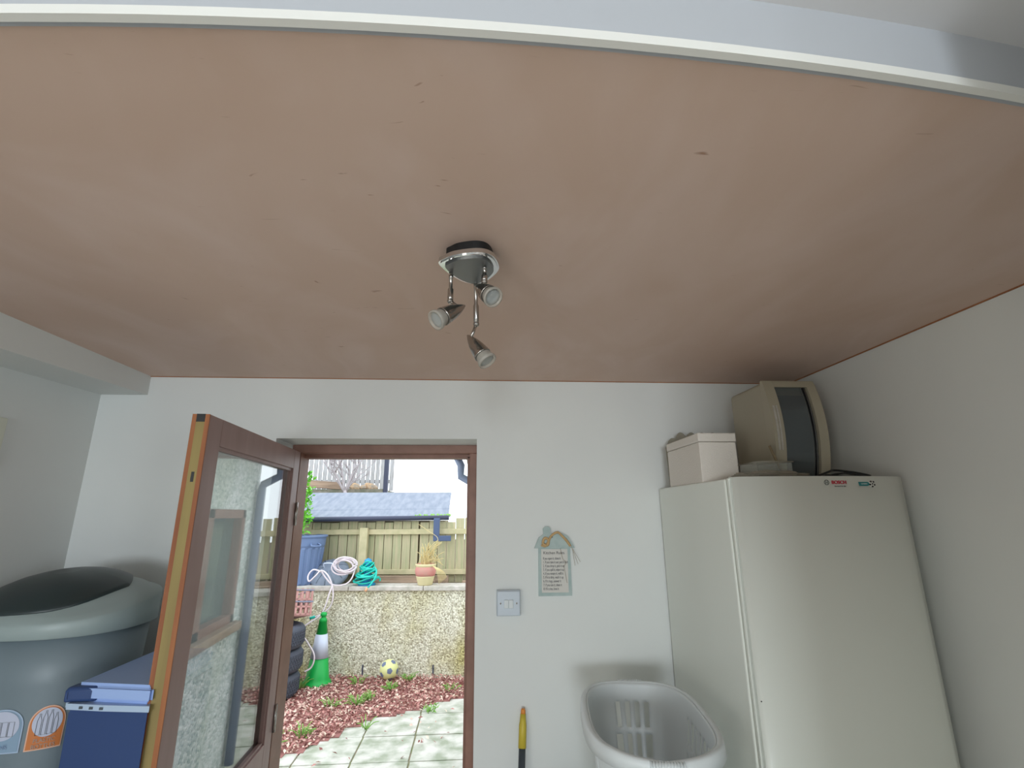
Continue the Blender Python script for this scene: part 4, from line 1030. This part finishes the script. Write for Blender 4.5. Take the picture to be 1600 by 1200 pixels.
for i, (dx, dy, lb) in enumerate(((0, 0, 'black car tyre at the bottom of the stack by the wall'), (.01, .01, 'black car tyre in the middle of the stack of three'), (.015, -.005, 'black car tyre at the top of the stack, under the crate'))):
    t_ = thing('car_tyre', lb, 'tyre', (-2.06+dx, 5.60+dy, .002+.2165*i), i*.2, 'stacked tyres')
    if ty is None: tyre_parts(t_); ty = t_
    else:
        for ch in list(ty.children):
            c_ = ch.copy(); COL.objects.link(c_); c_.parent = t_
# crate
cr = thing('plastic_crate', 'pink slatted crate tipped on top of the tyre stack', 'crate', (-2.0, 5.70, .668), 0)
TC = Matrix.Rotation(math.radians(40), 4, 'Z') @ Matrix.Rotation(math.radians(-12), 4, 'X') @ Matrix.Rotation(math.radians(6), 4, 'Y')
cw, cl, ch_ = .18, .27, .25
def side(fx_, horiz=True):
    bm = bm_new()
    return bm
def addside(name, ax, sgn, half, off, m=M['crate']):
    bm = bm_new()
    def bb(a0, a1, z0, z1, t=.006):
        if ax == 'x': box(bm, sgn*off-t, sgn*off+t, a0, a1, z0, z1, T=TC)
        else: box(bm, a0, a1, sgn*off-t, sgn*off+t, z0, z1, T=TC)
    n_ = 7
    for i in range(n_+1):
        a_ = -half+2*half*i/n_; bb(a_-.010, a_+.010, .03, ch_+.03)
    for z in (.03, .10, .17): bb(-half, half, z, z+.016)
    return obj(name, bm, m, cr)
addside('side_panel', 'x', 1, cl, cw); addside('side_panel', 'x', -1, cl, cw); addside('end_panel', 'y', 1, cw, cl); addside('end_panel', 'y', -1, cw, cl)
bm = bm_new()
for z in (.245, .135):
    tube(bm, [TC @ Vector(p) for p in ((-cw-.008, -cl-.008, z+.02), (cw+.008, -cl-.008, z+.02), (cw+.008, cl+.008, z+.02), (-cw-.008, cl+.008, z+.02))], .010, 6, closed=True)
obj('top_rail', bm, M['crate_rail'], cr)
bm = bm_new(); box(bm, -cw, cw, -cl, cl, .022, .032, T=TC); obj('base', bm, M['crate'], cr)
bm = bm_new(); bmesh.ops.create_icosphere(bm, subdivisions=4, radius=1)
for v in bm.verts:
    c = v.co*(1+.25*noise.noise(v.co*3)+.1*noise.noise(v.co*9)); v.co = Vector((c.x*.12, c.y*.17, c.z*.10+.16))
bmesh.ops.transform(bm, matrix=TC, verts=bm.verts)
for f in bm.faces: f.smooth = True
o = obj('refuse_bag', bm, M['bag'], None); o.location = (-1.985, 5.70, .665); tag(o, 'shiny black plastic bag inside the crate on the tyres', 'bag')
bm = bm_new(); tube(bm, spline([(-2.10, 5.62, .93), (-2.02, 5.58, .945), (-1.96, 5.60, .925), (-1.90, 5.66, .93)], 6), .012, 8); o = obj('blue_strap', bm, M['bluep'], None); tag(o, 'bright blue strap across the top of the black bag', 'strap')

# ------------------------------------------------------------------ house wing on the right, seen in the door glass
wx = .03
wg = struct_empty('house_wing', (wx, 0, 0), 'white pebbledashed house wing beside the doorway, mirrored in the door glass', 'building')
wy0, wy1, wz0, wz1 = 2.75, 4.02, .99, 1.76; WE = 4.24
bm = bm_new()
box(bm, 0, .25, YO, wy0, 0, 2.15); box(bm, 0, .25, wy1, WE, 0, 2.15); box(bm, 0, .25, wy0, wy1, 0, wz0); box(bm, 0, .25, wy0, wy1, wz1, 2.15)
box(bm, .25, 3.0, YO, WE, 0, 2.15); obj('wing_wall', bm, M['pebble_white'], wg)
wn_ = struct_empty('window_1', (wx, 0, 0), 'brown framed window in the house wing, mirrored in the door glass', 'window')
bm = bm_new()
for (a, b, c, d) in ((wy0, wy0+.06, wz0, wz1), (wy1-.06, wy1, wz0, wz1), (wy0, wy1, wz1-.06, wz1), (wy0, wy1, wz0, wz0+.06), (3.36, 3.45, wz0, wz1), (wy0, 3.36, 1.50, 1.55)):
    box(bm, .0, .08, a, b, c, d, bev=.004)
obj('window_frame', bm, M['brown_frame'], wn_)
bm = bm_new(); box(bm, .06, .07, wy0+.03, wy1-.03, wz0+.03, wz1-.03); obj('window_pane', bm, M['winpane'], wn_)
bm = bm_new(); box(bm, -.05, .09, wy0-.04, wy1+.04, wz0-.05, wz0+.005, bev=.006); obj('window_sill', bm, M['sleeper'], wn_)
rg_ = thing('wing_roof', 'dark eaves and pale soffit of the house wing at the upper right of the doorway', 'roof', (wx, 0, 0)); rg_['kind'] = 'structure'
bm = bm_new()
vs = [(-.12, 2.20), (3.0, 3.4), (3.0, 3.5), (-.13, 2.27)]
prism(bm, vs, -4.30, -YO-.03, Matrix.Rotation(PI/2, 4, 'X')); obj('roof_slope', bm, M['gutter'], rg_)
bm = bm_new(); box(bm, -.10, 0, YO+.03, 4.27, 2.15, 2.17); obj('soffit', bm, M['coping'], rg_)
bm = bm_new(); box(bm, -.115, -.095, YO+.03, 4.28, 2.13, 2.25); obj('fascia', bm, M['coping'], rg_)
gt = thing('rain_gutter', 'dark gutter and bent downpipe at the corner of the house wing', 'gutter', (wx, 0, 0))
bm = bm_new(); tube(bm, [(-.20, YO+.06, 2.215), (-.20, 4.26, 2.200)], .042, 12); obj('gutter', bm, M['gutter'], gt)
bm = bm_new(); tube(bm, [(-.20, 4.17, 2.18), (-.165, 4.17, 2.11), (-.165, 4.17, 2.02), (-.05, 4.17, 1.955), (-.042, 4.17, 1.90), (-.042, 4.17, .06)], .031, 12); obj('downpipe', bm, M['pipe'], gt)
